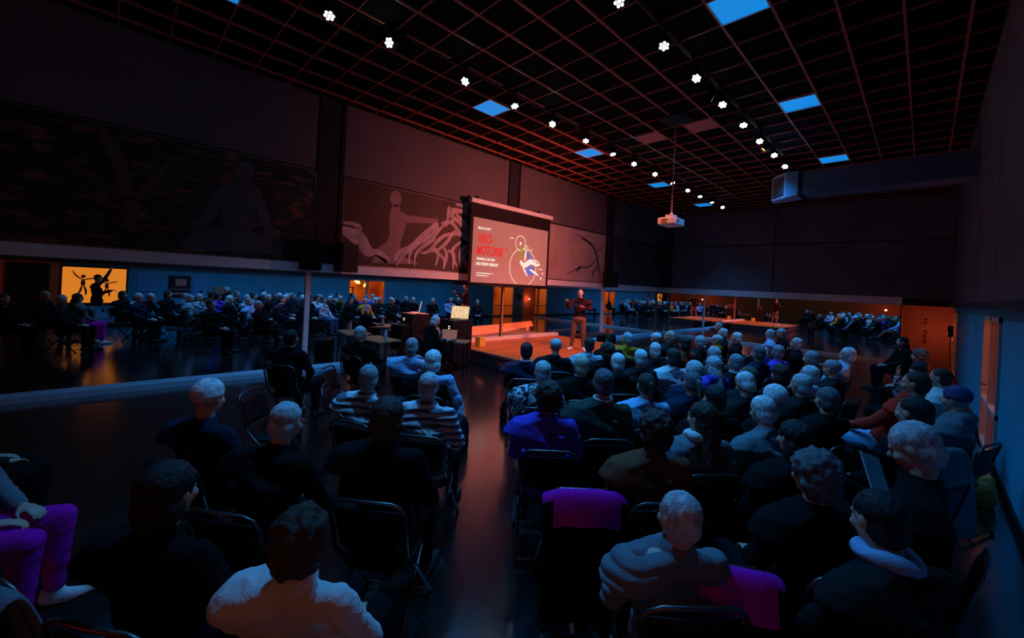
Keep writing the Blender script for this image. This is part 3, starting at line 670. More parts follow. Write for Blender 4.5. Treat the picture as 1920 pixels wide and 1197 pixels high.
def cushion(x0, x1, y0, y1, z0, z1):
    m = MB(); n = 28; rs = []
    for z, s in ((z0, .9), (z0 + .006, 1), (z1 - .008, 1), (z1, .92)):
        ring = []
        for k in range(n):
            a = 2 * PI * k / n; c, q = math.cos(a), math.sin(a)
            ring.append(((x0 + x1) / 2 + (x1 - x0) / 2 * s * math.copysign(abs(c) ** .5, c), (y0 + y1) / 2 + (y1 - y0) / 2 * s * math.copysign(abs(q) ** .5, q), z))
        rs.append(ring)
    return m.rings(rs)
ch0 = chair_proto(); chair_used = False
def place_chair(x, y_, rz, lab, group='black folding chairs of the audience'):
    global chair_used
    o = ch0 if not chair_used else copy_tree(ch0); chair_used = True
    o.location = (x, y_, 0); o.rotation_euler = (0, 0, rz); tag(o, lab, 'chair', group); return o

# ------------------------------------------------------------------ people
def remesh(mb, name, voxel, smooth=4, wrinkle=0, ridge=None, seed=0):
    me = mb.mesh('tmp'); o = bpy.data.objects.new('tmp', me); COL.objects.link(o)
    a = o.modifiers.new('r', 'REMESH'); a.mode = 'VOXEL'; a.voxel_size = voxel
    s = o.modifiers.new('s', 'SMOOTH'); s.factor = .5; s.iterations = smooth
    d = bpy.context.evaluated_depsgraph_get(); d.update(); out = bpy.data.meshes.new_from_object(o.evaluated_get(d)); out.name = name
    bpy.data.objects.remove(o); bpy.data.meshes.remove(me)
    if wrinkle or ridge:
        nv = len(out.vertices); co = np.empty(nv * 3); no = np.empty(nv * 3)
        out.vertices.foreach_get('co', co); out.vertex_normals.foreach_get('vector', no); co = co.reshape(-1, 3); no = no.reshape(-1, 3)
        disp = np.zeros(nv)
        if wrinkle:
            q = [noise.noise(Vector((p[0] * 9 + seed, p[1] * 9, p[2] * 14))) + .5 * noise.noise(Vector((p[0] * 26, p[1] * 26 + seed, p[2] * 30))) for p in co]
            disp += np.array(q) * wrinkle
        if ridge:
            ph = co[:, 2] + .12 * co[:, 1] + .01 * np.sin(co[:, 0] * 22)
            disp += ridge[1] * (np.abs(np.sin(PI * ph / ridge[0])) ** .55 - .75)
        co = co + no * disp[:, None]; out.vertices.foreach_set('co', co.ravel())
    out.polygons.foreach_set('use_smooth', [True] * len(out.polygons)); out.update()
    return out
def V(*a): return Vector(a)
def sides(d_, key): return d_[key]
def pose(lean=4, yaw=0, pitch=0, arms='lap', legs='flat', fwd=0):
    L = R(lean); hip = V(0, -.08, .54)
    def sp(h, f=0): return hip + V(0, -math.sin(L) * h + f * math.cos(L), math.cos(L) * h + f * math.sin(L) * .3)
    J = {'hip': hip, 'waist': sp(.16, .01), 'chest': sp(.34, .015), 'shl': sp(.47, 0), 'neck': sp(.545, .02), 'up': (sp(1) - sp(0)).normalized()}
    J['head'] = sp(.675, .045 + fwd); J['R'] = Euler((R(-pitch), 0, R(yaw))).to_matrix()
    for s, n in ((-1, 'l'), (1, 'r')):
        J['sh' + n] = sp(.462, -.005) + V(s * .175, 0, 0)
        if arms == 'lap': el, wr, hd = V(s * .255, -.02, .74), V(s * .10, .20, .64), V(-s * .35, .9, -.15)
        elif arms == 'cross': el, wr, hd = V(s * .26, .03, .80), V(-s * .06, .17 + .03 * s, .83 + .02 * s), V(-s * .9, .1, .1)
        elif arms == 'knee': el, wr, hd = V(s * .23, .18, .70), V(s * .06, .36, .62), V(-s * .3, .8, -.3)
        elif arms == 'phone': el, wr, hd = (V(s * .25, .06, .78), V(s * .07, .26, .92), V(-s * .2, .7, .5))
        elif arms == 'over': el, wr, hd = (V(.38, -.10, .92), V(.60, -.2, .90), V(.8, -.2, -.2)) if s > 0 else (V(-.255, 0, .74), V(-.10, .22, .64), V(.3, .9, -.1))
        elif arms == 'face': el, wr, hd = (V(.20, .16, .80), V(.10, .14, 1.08), V(-.1, .1, .9)) if s > 0 else (V(-.25, .02, .72), V(-.05, .2, .66), V(.8, .3, 0))
        elif arms == 'type': el, wr, hd = V(s * .25, .08, .74), V(s * .13, .36, .78), V(-s * .1, .95, 0)
        J['el' + n], J['wr' + n], J['hd' + n] = el, wr, hd.normalized()
        h = hip + V(s * .09, 0, -.02); J['h' + n] = h
        if legs == 'flat': kn, an, to = V(s * .13, .38, .53), V(s * .13, .36, .09), V(s * .15, .50, .03)
        elif legs == 'stretch': kn, an, to = V(s * .12, .40, .50), V(s * .13, .68, .10), V(s * .17, .80, .14)
        elif legs == 'cross': kn, an, to = (V(.02, .40, .62), V(-.27, .47, .42), V(-.36, .55, .34)) if s > 0 else (V(-.12, .38, .52), V(-.10, .36, .09), V(-.12, .50, .03))
        elif legs == 'tuck': kn, an, to = V(s * .13, .36, .52), V(s * .10, .10, .10), V(s * .12, .22, .03)
        J['kn' + n], J['an' + n], J['to' + n] = kn, an, to
    return J
def torso_rings(J, g, full=True):
    rs = []
    upv = J['up']; fx = V(1, 0, 0); fy = upv.cross(fx) * 1
    T = [(J['hip'] + V(0, 0, -.10), .155, .115), (J['hip'], .17, .125), (J['waist'], .140, .105), (J['chest'], .165, .12), (J['shl'] - upv * .06, .165, .105), (J['shl'] - upv * .01, .135, .088), (J['shl'] + upv * .035, .088, .068), (J['neck'], .06, .06)]
    for c, a, b in T:
        rs.append([tuple(c + fx * (a + g) * math.cos(t) + fy * (b + g) * math.sin(t)) for t in [2 * PI * k / 20 for k in range(20)]])
    return rs
def limb(mb, J, n, g=0, parts='arm', upto=1.0):
    if parts == 'arm':
        sh, el, wr = J['sh' + n], J['el' + n], J['wr' + n]
        mb.cap(J['shl'] + (sh - J['shl']) * .30 + J['up'] * .005, sh - J['up'] * .012, .052 + g, .050 + g)
        mb.cap(sh, el, .052 + g, .041 + g)
        e = el + (wr - el) * upto; mb.cap(el, e, .041 + g, .041 + g + (.026 - .041) * upto)
    else:
        h, kn, an = J['h' + n], J['kn' + n], J['an' + n]
        mb.cap(h, kn, .088 + g, .06 + g); m_ = kn.lerp(an, .3) + (V(0, -.012, 0)); e = kn.lerp(an, upto)
        mb.cap(kn, m_, .056 + g, .056 + g); mb.cap(m_, e, .056 + g, .038 + g)
def hand(mb, wr, d_, side, curl=.5):
    d_ = d_.normalized(); n = V(0, 0, -1); n = (n - d_ * n.dot(d_))
    if n.length < .2: n = V(0, -1, 0) - d_ * d_.dot(V(0, -1, 0))
    n.normalize(); w_ = d_.cross(n) * side
    palm = wr + d_ * .05
    rot = Matrix((w_, d_, n)).transposed()
    mb.ell(palm, (.04, .052, .016), rot, 12, 8); mb.cap(wr - d_ * .02, wr + d_ * .02, .026, .024, 10)
    for k, (off, ln) in enumerate([(-.030, .062), (-.010, .075), (.010, .078), (.030, .070)]):
        b0 = wr + d_ * .088 + w_ * off; c1 = math.cos(curl * .5); s1 = math.sin(curl * .5)
        b1 = b0 + (d_ * c1 + n * s1 + w_ * off * 1.5) * ln * .5; b2 = b1 + (d_ * math.cos(curl * 1.4) + n * math.sin(curl * 1.4) + w_ * off) * ln * .5
        mb.cap(b0, b1, .0088, .0082, 8); mb.cap(b1, b2, .0082, .0068, 8)
    t0 = wr + d_ * .03 + w_ * .03; t1 = t0 + d_ * .032 + w_ * .03 + n * .01; t2 = t1 + d_ * .03 + w_ * .006 + n * .012
    mb.cap(t0, t1, .013, .011, 8); mb.cap(t1, t2, .010, .008, 8)
def head(mb, c, Rm, s=1.0):
    T = lambda x, y_, z: c + Rm @ (V(x, y_, z) * s)
    E = lambda p, r_: mb.ell(T(*p), tuple(a * s for a in r_), Rm, 14, 9)
    E((0, -.012, .028), (.076, .096, .088)); E((0, .018, -.03), (.060, .072, .085)); E((0, .05, -.088), (.032, .03, .024))
    E((0, .078, .018), (.045, .016, .012)); E((-.037, .062, -.028), (.024, .022, .024)); E((.037, .062, -.028), (.024, .022, .024))
    mb.tube([T(0, .080, .012), T(0, .104, -.022), T(0, .094, -.032)], [.008 * s, .014 * s, .010 * s], 8)
    E((0, .083, -.056), (.024, .011, .008)); E((-.077, -.006, -.005), (.010, .02, .031)); E((.077, -.006, -.005), (.010, .02, .031))
def body_mesh(J, name, voxel=.0085, curl=.6):
    mb = MB(); mb.rings(torso_rings(J, -.012)); head(mb, J['head'], J['R'])
    mb.cap(J['neck'] - J['up'] * .03, J['head'] + J['R'] @ V(0, -.025, -.06), .058, .050)
    for n, s in (('l', -1), ('r', 1)):
        limb(mb, J, n, -.004); limb(mb, J, n, -.004, 'leg'); hand(mb, J['wr' + n], J['hd' + n], s, curl)
        mb.cap(J['an' + n], J['an' + n] + V(0, -.02, -.03), .036, .034); mb.cap(J['an' + n] + V(0, -.02, -.03), J['to' + n], .036, .03)
    return remesh(mb, name, voxel, 3)
def top_mesh(J, name, g=.017, wr=.010, ridge=None, sleeve=.96, hood=False, seed=0):
    mb = MB(); mb.rings(torso_rings(J, g)[:-1] + [torso_rings(J, g - .004)[-1]])
    for n in 'lr': limb(mb, J, n, g * .75, 'arm', sleeve)
    if hood: mb.ell(J['neck'] + V(0, -.07, -.01), (.13, .07, .06))
    mb.tube([J['neck'] - J['up'] * .02, J['neck'] + J['up'] * .018], [.075 + g * .3, .064 + g * .3], 14)
    return remesh(mb, name, .0115, 4, wr, ridge, seed)
def trousers_mesh(J, name, g=.014, seed=0, upto=.93):
    mb = MB(); mb.ell(J['hip'] + V(0, .02, -.03), (.17 + g, .135 + g, .12), None, 18, 10)
    for n in 'lr': limb(mb, J, n, g, 'leg', upto)
    return remesh(mb, name, .0125, 4, .006, None, seed)
def shoe_mesh(J, name, n):
    mb = MB(); a = J['an' + n]; t = J['to' + n]; d_ = (t - a); d_.z = 0; d_.normalize()
    dn = V(0, 0, -1) if abs(t.z - .03) < .03 else (t - a).normalized().cross(V(1, 0, 0)) * -1
    heel = a + (V(0, 0, -.055)) - d_ * .03
    mb.cap(a + V(0, 0, .0), heel + V(0, 0, .02), .047, .045, 12); mb.cap(heel + V(0, 0, .015), t, .044, .040, 12); mb.cap(t, t + (t - heel).normalized() * .06, .042, .034, 12)
    me = remesh(mb, name, .012, 3)
    return me
def hair_mesh(J, kind, name, seed=0):
    c, Rm = J['head'], J['R']; mb = MB(); T = lambda x, y_, z: c + Rm @ V(x, y_, z)
    E = lambda p, r_, nu=18: mb.ell(T(*p), r_, Rm, nu, 12)
    wr = .005; sm = 2
    if kind == 'bald':
        E((0, -.046, -.005), (.0785, .068, .062)); wr = .003
    elif kind == 'short':
        E((0, -.024, .040), (.083, .096, .087)); E((0, -.045, -.02), (.079, .068, .078))
    elif kind == 'bob':
        E((0, -.022, .038), (.092, .102, .094)); E((0, -.045, -.04), (.096, .078, .09)); wr = .007
    elif kind == 'long':
        E((0, -.024, .038), (.088, .10, .09)); E((0, -.05, -.05), (.095, .07, .11)); mb.cap(T(0, -.06, -.08), J['neck'] + V(0, -.115, -.16), .085, .06, 16); wr = .008
    elif kind == 'curly':
        E((0, -.022, .045), (.104, .112, .10)); E((0, -.05, -.03), (.10, .075, .085)); wr = .017
    elif kind == 'pony':
        E((0, -.022, .036), (.081, .097, .086)); E((0, -.04, -.01), (.079, .07, .07)); mb.ell(T(0, -.125, .03), .03); mb.cap(T(0, -.13, .02), T(0, -.15, -.11), .028, .015)
    elif kind == 'bun':
        E((0, -.022, .038), (.082, .098, .088)); E((0, -.04, -.01), (.079, .07, .07)); mb.ell(T(0, -.09, .10), .042)
    elif kind == 'beanie':
        E((0, -.016, .055), (.09, .104, .092)); mb.tube([T(0, -.018, .02), T(0, -.018, .05)], .097, 22); wr = .002
    elif kind == 'cap':
        E((0, -.014, .050), (.086, .102, .078)); mb.ell(T(0, .10, .04), (.06, .055, .008), Rm, 14, 6); wr = .001
    me = remesh(mb, name, .0085, sm)
    nv = len(me.vertices); co = np.empty(nv * 3); no = np.empty(nv * 3); me.vertices.foreach_get('co', co); me.vertex_normals.foreach_get('vector', no)
    co = co.reshape(-1, 3); no = no.reshape(-1, 3); fs, fz = (30, 30) if kind == 'curly' else (80, 20)
    q = np.array([noise.noise(Vector(((Rm.inverted() @ (Vector(p) - c)) * 1).to_tuple()) * 0 + Vector(((p[0] - c.x) * fs + seed, (p[1] - c.y) * fs, (p[2] - c.z) * fz))) for p in co])
    co = co + no * (q * wr)[:, None]; me.vertices.foreach_set('co', co.ravel()); me.update()
    return me
STY = {'A': dict(lean=4), 'B': dict(lean=9, yaw=22), 'C': dict(lean=7, yaw=-14, arms='cross', legs='cross'), 'D': dict(lean=-14, pitch=10, arms='knee', legs='tuck'),
       'E': dict(lean=2, pitch=26, arms='phone'), 'F': dict(lean=20, yaw=8, legs='stretch'), 'G': dict(lean=7, yaw=38, arms='over', legs='cross'), 'H': dict(lean=4, yaw=-30, arms='face', legs='flat'),
       'T': dict(lean=-10, pitch=14, arms='type', legs='tuck')}
JJ = {k: pose(**v) for k, v in STY.items()}
MC = {}
def cached(key, fn):
    if key not in MC: MC[key] = fn()
    return MC[key]
def withmat(key, me, m):
    k = (key, m.name)
    if k not in MC:
        c = me.copy(); c.materials.clear(); c.materials.append(m); MC[k] = c
    return MC[k]
SKIN = [mat('light skin', (.62, .36, .26), .5), mat('tanned skin', (.42, .22, .14), .5), mat('dark skin', (.16, .08, .05), .5)]
HAIR = {n: mat('hair ' + n, c, .6, bump=.5, bscale=120, var=.45, vscale=26) for n, c in dict(white=(.74, .74, .74), silver=(.52, .54, .56), grey=(.30, .31, .33), dgrey=(.12, .12, .13), black=(.014, .012, .012), brown=(.05, .026, .018), lbrown=(.14, .08, .05), blonde=(.50, .42, .30), red=(.22, .07, .03), navyhat=(.05, .06, .2), yellow=(.55, .7, .1), purple=(.13, .07, .45)).items()}
CL = {n: mat('cloth ' + n, c, .9, bump=.3, bscale=90, spec=.12) for n, c in dict(black=(.007, .007, .008), navy=(.014, .02, .045), dark=(.018, .017, .018), brown=(.07, .035, .025), rust=(.20, .06, .03), white=(.72, .70, .70), lblue=(.30, .48, .72), grey=(.17, .18, .2), lgrey=(.38, .4, .44), royal=(.12, .06, .5), purple=(.72, .01, .42), mustard=(.72, .27, .02), red=(.85, .035, .02), khaki=(.20, .12, .08), denim=(.06, .1, .2), green=(.04, .06, .05), maroon=(.035, .010, .010), silver=(.17, .19, .22)).items()}
def pattern_mat(name, ca, cb_, kind):
    if name in CL: return CL[name]
    m = bpy.data.materials.new('cloth ' + name); m.use_nodes = True; nt = m.node_tree; b = nt.nodes['Principled BSDF']; b.inputs['Roughness'].default_value = .85
    tc = nt.nodes.new('ShaderNodeTexCoord')
    if kind == 'stripe':
        t = nt.nodes.new('ShaderNodeTexWave'); t.bands_direction = 'Z'; t.inputs['Scale'].default_value = 5.0; t.inputs['Distortion'].default_value = .6; out = t.outputs['Fac']
    else:
        t = nt.nodes.new('ShaderNodeTexNoise'); t.inputs['Scale'].default_value = 22; out = t.outputs['Fac']
    r = nt.nodes.new('ShaderNodeValToRGB'); r.color_ramp.elements[0].position = .46; r.color_ramp.elements[1].position = .54
    r.color_ramp.elements[0].color = (*ca, 1); r.color_ramp.elements[1].color = (*cb_, 1)
    nt.links.new(tc.outputs['Object'], t.inputs['Vector']); nt.links.new(out, r.inputs[0]); nt.links.new(r.outputs[0], b.inputs['Base Color'])
    CL[name] = m; return m
pattern_mat('striped', (.62, .66, .7), (.10, .12, .16), 'stripe'); pattern_mat('floral', (.6, .6, .62), (.02, .02, .03), 'noise'); pattern_mat('finestripe', (.6, .64, .7), (.3, .36, .46), 'stripe')
m_shoe = mat('dark shoe leather', (.02, .018, .018), .45); m_shoew = mat('white shoe', (.8, .76, .72), .5)
def person(x, y_, rz, sty, hk, hc, topc, legc, lab, scale=1.0, skin=0, puffer=False, hood=False, sleeve=.96, shoe='dark', scarf=None, z=0.0, collar=None, shawl=None):
    J = JJ[sty]
    bm_ = withmat('body' + sty, cached('body' + sty, lambda: body_mesh(J, 'person_body')), SKIN[skin])
    root = link('person', bm_, None, (x, y_, z), rz); root.scale = (scale,) * 3
    tag(root, lab, 'person')
    tk = 'top%s%s%s%.1f' % (sty, puffer, hood, sleeve)
    tm = cached(tk, lambda: top_mesh(J, 'jacket', .028 if puffer else .017, .006 if puffer else .011, (.058, .021) if puffer else None, sleeve, hood))
    link('jacket' if (puffer or hood) else 'shirt', withmat(tk, tm, CL[topc]), root)
    link('trousers', withmat('tr' + sty, cached('tr' + sty, lambda: trousers_mesh(J, 'trousers')), CL[legc]), root)
    for n in 'lr':
        link('shoe', withmat('sh' + sty + n, cached('sh' + sty + n, lambda: shoe_mesh(J, 'shoe', n)), m_shoew if shoe == 'white' else m_shoe), root)
    if hk:
        link('hat' if hk in ('beanie', 'cap') else 'hair', withmat('hair' + sty + hk, cached('hair' + sty + hk, lambda: hair_mesh(J, hk, 'hair')), HAIR[hc]), root)
    if scarf:
        sk = 'scarf' + sty
        def mk():
            mb = MB(); c = J['neck'] + J['up'] * .01
            pts = [c + V(.085 * math.cos(t), .085 * math.sin(t), .012 * math.sin(2 * t)) for t in [2 * PI * k / 14 for k in range(15)]]
            mb.chain(pts, [.034] * 15, 10); mb.chain([c + V(.05, .09, 0), c + V(.06, .12, -.12), c + V(.04, .14, -.26)], [.03, .032, .03])
            return remesh(mb, 'scarf', .011, 3, .012)
        link('scarf', withmat(sk, cached(sk, mk), CL[scarf]), root)
    if collar:
        c = J['neck'] + J['up'] * .012; rm = J['up'].to_track_quat('Z', 'Y').to_matrix()
        mb = MB(); mb.tube([c + rm @ V(.070 * math.cos(t), .070 * math.sin(t), 0) for t in [2 * PI * k / 20 for k in range(21)]], .013, 8)
        link('collar', mb.mesh('collar', CL[collar], True), root)
    if shawl:
        mb = MB(); sh, el = J['shr'], J['elr']
        mb.chain([J['neck'] + V(-.02, -.085, -.03), sh + V(-.06, -.05, .03), sh + V(.02, -.02, .035), el.lerp(sh, .5) + V(.035, -.02, .02), el + V(.05, -.03, -.02), el + V(.05, -.05, -.2)], [.035, .05, .06, .06, .058, .04], 12)
        link('shawl', remesh(mb, 'shawl', .012, 3, .02), root).data.materials.append(CL[shawl])
    return root
TGT = Vector((-9.0, 9.3, 0))
def face(x, y_): d_ = TGT - Vector((x, y_, 0)); return math.atan2(d_.y, d_.x) - PI / 2
# x, y, style, hair kind, hair colour, top, trousers, options, label
PEOPLE = [
(-3.46, 0.56, 'A', 'beanie', 'white', 'navy', 'black', {}, 'person in a bright white cap, farthest left of the left block'),
(-2.63, 0.68, 'D', 'short', 'silver', 'black', 'black', {}, 'grey-haired person in a dark jacket bending down, front left'),
(-1.66, 0.62, 'B', 'curly', 'brown', 'white', 'black', {'sleeve': 0.5, 'scale': 0.93}, 'dark curly-haired person in a white shirt, foreground left of the aisle'),
(-2.11, 0.25, 'A', 'bob', 'black', 'black', 'black', {'scale': 1.0}, 'large black silhouette of a sitter at the bottom left'),
(-3.48, 1.74, 'G', 'short', 'grey', 'striped', 'dark', {'puffer': True, 'turn': -10.0}, 'grey-haired person in a light ribbed puffer jacket, turned aside, left block'),
(-2.29, 1.27, 'A', 'bob', 'brown', 'black', 'black', {'scale': 1.04}, 'dark-haired person in a black coat, in the middle of the foreground left of the aisle'),
(-2.94, 1.98, 'A', 'short', 'silver', 'striped', 'black', {'puffer': True}, 'grey-haired person in a pale striped puffer jacket next to the aisle'),
(-3.84, 2.62, 'A', 'bob', 'white', 'black', 'black', {'shawl': 'lblue'}, 'person with a pale bob and black coat with a light shawl over the right arm'),
(-4.85, 2.98, 'B', 'short', 'grey', 'lblue', 'black', {}, "grey-haired person in a light blue shirt before the technician's table"),
(-6.25, 2.91, 'C', 'short', 'silver', 'black', 'black', {}, 'grey-haired person in black sitting alone left of the wooden table'),
(-6.14, 1.83, 'A', 'short', 'black', 'black', 'black', {'turn': 20.0}, 'black-clad sitter beside the blue-lit post, shown as a dark outline'),
(-7.69, 5.10, 'T', 'bob', 'white', 'black', 'black', {'sleeve': 0.55, 'turn': -25.0}, 'technician with pale hair, black shirt, bent over a laptop'),
(-3.82, 4.08, 'A', 'short', 'black', 'navy', 'black', {'collar': 'white'}, 'dark-haired person in a navy sweater with pale collar, front row by the aisle'),
(-3.89, 4.78, 'A', 'cap', 'silver', 'black', 'black', {}, 'person in a pale cap and black top, front row beside the navy sweater'),
(-2.87, 3.31, 'B', 'short', 'silver', 'floral', 'black', {}, 'grey-haired person in a black and white patterned blouse by the aisle'),
(-2.14, 2.57, 'A', 'curly', 'brown', 'royal', 'black', {'sleeve': 0.9}, 'dark-haired person in a bright royal blue jacket by the aisle'),
(-2.79, 3.90, 'A', 'short', 'blonde', 'black', 'black', {}, 'fair-haired person in a black jacket right of the patterned blouse'),
(-3.76, 5.43, 'A', 'short', 'brown', 'finestripe', 'denim', {}, 'dark-haired person in a striped pale shirt below the speaker'),
(-2.00, 3.12, 'A', 'short', 'dgrey', 'green', 'black', {'scale': 1.06, 'collar': 'white'}, 'dark grey-haired person in a dark jumper with a pale collar'),
(-3.99, 6.90, 'B', 'short', 'silver', 'mustard', 'black', {}, 'person in a bright mustard orange jacket near the stage'),
(-3.93, 6.32, 'A', 'bun', 'black', 'black', 'black', {}, 'dark-haired person in black left of the mustard jacket'),
(-2.68, 4.48, 'A', 'short', 'white', 'dark', 'black', {'hood': True}, 'white-haired person in a dark hooded jacket, left of three similar pale heads'),
(-2.69, 5.06, 'A', 'short', 'white', 'dark', 'black', {}, 'white-haired person in a dark coat, middle of three similar pale heads'),
(-2.93, 5.97, 'H', 'short', 'white', 'dark', 'black', {}, 'white-haired person in dark clothes, right of three similar pale heads'),
(-2.50, 5.61, 'A', 'bob', 'brown', 'white', 'denim', {'sleeve': 0.6}, 'dark-haired person in a bright white-blue shirt behind the pale heads'),
(-3.24, 5.13, 'A', 'curly', 'brown', 'black', 'black', {}, "dark curly-haired person in black between the speaker's feet and the pale heads"),
(-1.89, 3.68, 'A', 'pony', 'brown', 'lblue', 'black', {}, 'dark ponytailed person in a light blue top, arm toward the next chair'),
(-1.87, 4.75, 'A', 'beanie', 'silver', 'navy', 'black', {}, 'person in a tall pale grey cap and navy top, centre of the right block'),
(-1.91, 5.43, 'A', 'long', 'silver', 'royal', 'black', {'hood': True}, 'person with long grey hair and blue jacket, right of the tall grey cap'),
(-3.05, 7.30, 'A', 'bob', 'brown', 'rust', 'black', {}, 'dark-haired person in a rust brown jacket near the middle of the crowd'),
(-3.05, 7.90, 'C', 'short', 'silver', 'dark', 'black', {}, 'grey-haired person in dark clothes right of the rust brown jacket'),
(-3.77, 8.15, 'B', 'short', 'blonde', 'dark', 'black', {}, 'fair-haired person near the far corner post, face turned'),
(-3.64, 7.42, 'A', 'cap', 'white', 'dark', 'black', {}, 'person in a white cap just right of the mustard jacket, farther back'),
(-2.97, 8.48, 'B', 'cap', 'silver', 'black', 'black', {'scarf': 'mustard'}, 'person in a pale cap with a bright scarf, far middle of the crowd'),
(-2.11, 6.50, 'D', 'bob', 'silver', 'green', 'black', {'scarf': 'mustard'}, 'bent person with pale green-lit hair in front of the capped one'),
(-1.82, 5.98, 'A', 'short', 'grey', 'black', 'black', {'collar': 'white'}, 'grey-haired person with pale collar right of the long grey hair'),
(-1.48, 5.13, 'B', 'short', 'lbrown', 'dark', 'black', {}, 'light brown-haired person right of the centre of the crowd'),
(-2.89, 9.55, 'A', 'short', 'white', 'black', 'black', {}, 'white-haired person in black near the small red light'),
(-3.39, 10.24, 'A', 'short', 'silver', 'black', 'black', {}, 'grey-haired person behind the white-haired one near the red light'),
(-4.14, 12.17, 'A', 'short', 'grey', 'dark', 'black', {}, 'far small grey head nearest the corner mirrors'),
(-0.96, 4.18, 'A', 'beanie', 'white', 'black', 'black', {}, 'person in a bright white knitted cap, right block middle'),
(-0.78, 3.67, 'D', 'short', 'white', 'grey', 'black', {}, 'white-haired person leaning forward in front of the knitted cap'),
(-0.95, 5.16, 'A', 'short', 'silver', 'dark', 'black', {}, 'grey-haired person right of the white knitted cap'),
(-1.22, 6.23, 'F', 'short', 'white', 'lgrey', 'black', {}, 'white-haired person leaning back in pale clothes, right block'),
(-1.30, 4.62, 'E', 'short', 'white', 'dark', 'black', {}, 'white-haired person looking down at their hands'),
(-1.76, 7.89, 'H', 'short', 'grey', 'royal', 'black', {}, 'grey-haired person in a blue jacket near the far right block'),
(-2.81, 11.63, 'B', 'short', 'silver', 'lblue', 'black', {}, 'far small figure in light blue, back row by the mirrors'),
(-2.63, 12.20, 'A', 'cap', 'silver', 'black', 'black', {}, 'far figure in a pale cap and black jacket by the far mirrors'),
(-1.86, 9.77, 'A', 'short', 'silver', 'black', 'black', {}, 'grey-haired person in black half way to the orange alcove'),
(-1.14, 8.59, 'F', 'short', 'white', 'lblue', 'khaki', {'scale': 1.05}, 'white-haired person in a light blue shirt leaning far back'),
(-0.43, 13.45, 'A', 'long', 'black', 'black', 'black', {}, 'long dark-haired silhouette left of the orange alcove'),
(-0.12, 10.14, 'A', 'curly', 'dgrey', 'black', 'black', {}, 'curly grey-topped dark figure in front of the orange alcove'),
(-0.11, 7.94, 'H', 'bob', 'black', 'floral', 'black', {}, 'person in a patterned top below the orange alcove'),
(0.08, 7.38, 'A', 'short', 'brown', 'white', 'black', {}, 'dark-haired person in a white garment at the right wall'),
(-0.33, 6.13, 'F', 'short', 'brown', 'red', 'lblue', {'shoe': 'white', 'turn': 6.0, 'scale': 1.08}, 'reclining person in a bright red shirt and pale trousers near the right wall'),
(0.16, 5.81, 'A', 'beanie', 'navyhat', 'grey', 'black', {'hood': True}, 'broad back in a blue-grey coat against the blue right wall'),
(-1.21, 3.14, 'B', 'long', 'brown', 'grey', 'black', {'scarf': 'white'}, 'long dark-haired person with a bright pale scarf, right block front'),
(-1.24, 2.54, 'A', 'curly', 'brown', 'rust', 'black', {}, 'dark-haired person in a rust jacket, front of the right block'),
(-0.82, 1.88, 'B', 'short', 'silver', 'silver', 'black', {'puffer': True, 'scale': 0.93}, 'grey-haired person in a shiny grey puffer jacket, foreground right'),
(-0.08, 3.09, 'E', 'short', 'silver', 'black', 'black', {'turn': 28.0, 'scale': 1.1}, 'grey-haired man in black holding a pale tablet, right foreground'),
(-0.43, 2.61, 'A', 'curly', 'dgrey', 'black', 'black', {}, 'dark curly-haired person in black, deep shade right of the rust jacket'),
(-0.01, 2.24, 'D', 'short', 'black', 'dark', 'black', {'scarf': 'lblue'}, 'dark-clad person with a crumpled light blue scarf, bottom right'),
(-0.11, 4.37, 'A', 'short', 'black', 'black', 'black', {'scale': 1.06}, 'large dark silhouette behind the grey-haired tablet holder'),
(-1.67, 4.19, 'A', 'pony', 'dgrey', 'navy', 'black', {}, 'dark grey ponytailed person below the tall grey cap'),
(-0.69, 4.65, 'C', 'short', 'dgrey', 'black', 'black', {}, 'dark grey-haired person with folded arms, right of the white knitted cap'),
(-0.90, 6.74, 'A', 'cap', 'grey', 'dark', 'black', {}, 'person in a grey cap in front of the reclining light blue shirt'),
(-1.90, 7.31, 'A', 'short', 'dgrey', 'navy', 'black', {}, 'dark grey-haired person in navy, far centre of the crowd'),
(-1.26, 7.57, 'A', 'short', 'grey', 'black', 'black', {}, 'grey-haired person in black left of the reclining light blue shirt'),
(-1.27, 5.66, 'C', 'bob', 'brown', 'black', 'black', {}, 'brown bobbed person in black right of the light brown head'),
(-0.62, 3.16, 'A', 'long', 'black', 'black', 'black', {}, "long black-haired person in shade behind the rust jacket's row"),
(-1.30, 3.73, 'A', 'short', 'black', 'black', 'black', {}, 'black-haired person left of the leaning white-haired one'),
(-3.72, -0.58, 'A', 'long', 'brown', 'grey', 'purple', {'turn': -54.0, 'shoe': 'white'}, 'person with purple trousers at the left edge, only the thighs in view'),
(-2.9, -1.2, 'A', 'short', 'grey', 'black', 'black', {}, 'sitter in black beyond the left edge, seen only in the mirror'),
(-4.6, -0.75, 'B', 'bob', 'white', 'dark', 'black', {}, 'sitter with a white bob seen only in the mirror, far left'),
(-4.3, -1.7, 'A', 'short', 'brown', 'black', 'black', {}, 'dark-haired sitter seen only in the mirror, behind the white bob'),
]
who = {}
for (x, y_, sty, hk, hc, tp, lg, opt, lab) in PEOPLE:
    opt = dict(opt); dr_ = R(opt.pop('turn', 0)); nochair = opt.pop('nochair', False)
    rz = face(x, y_) + dr_
    p = person(x, y_, rz, sty, hk, hc, tp, lg, lab, **opt)
    if not nochair: place_chair(x + .03 * math.sin(rz), y_ - .03 * math.cos(rz), rz, 'black folding chair under the ' + ' '.join(lab.replace('person', 'sitter').split()[:11]))

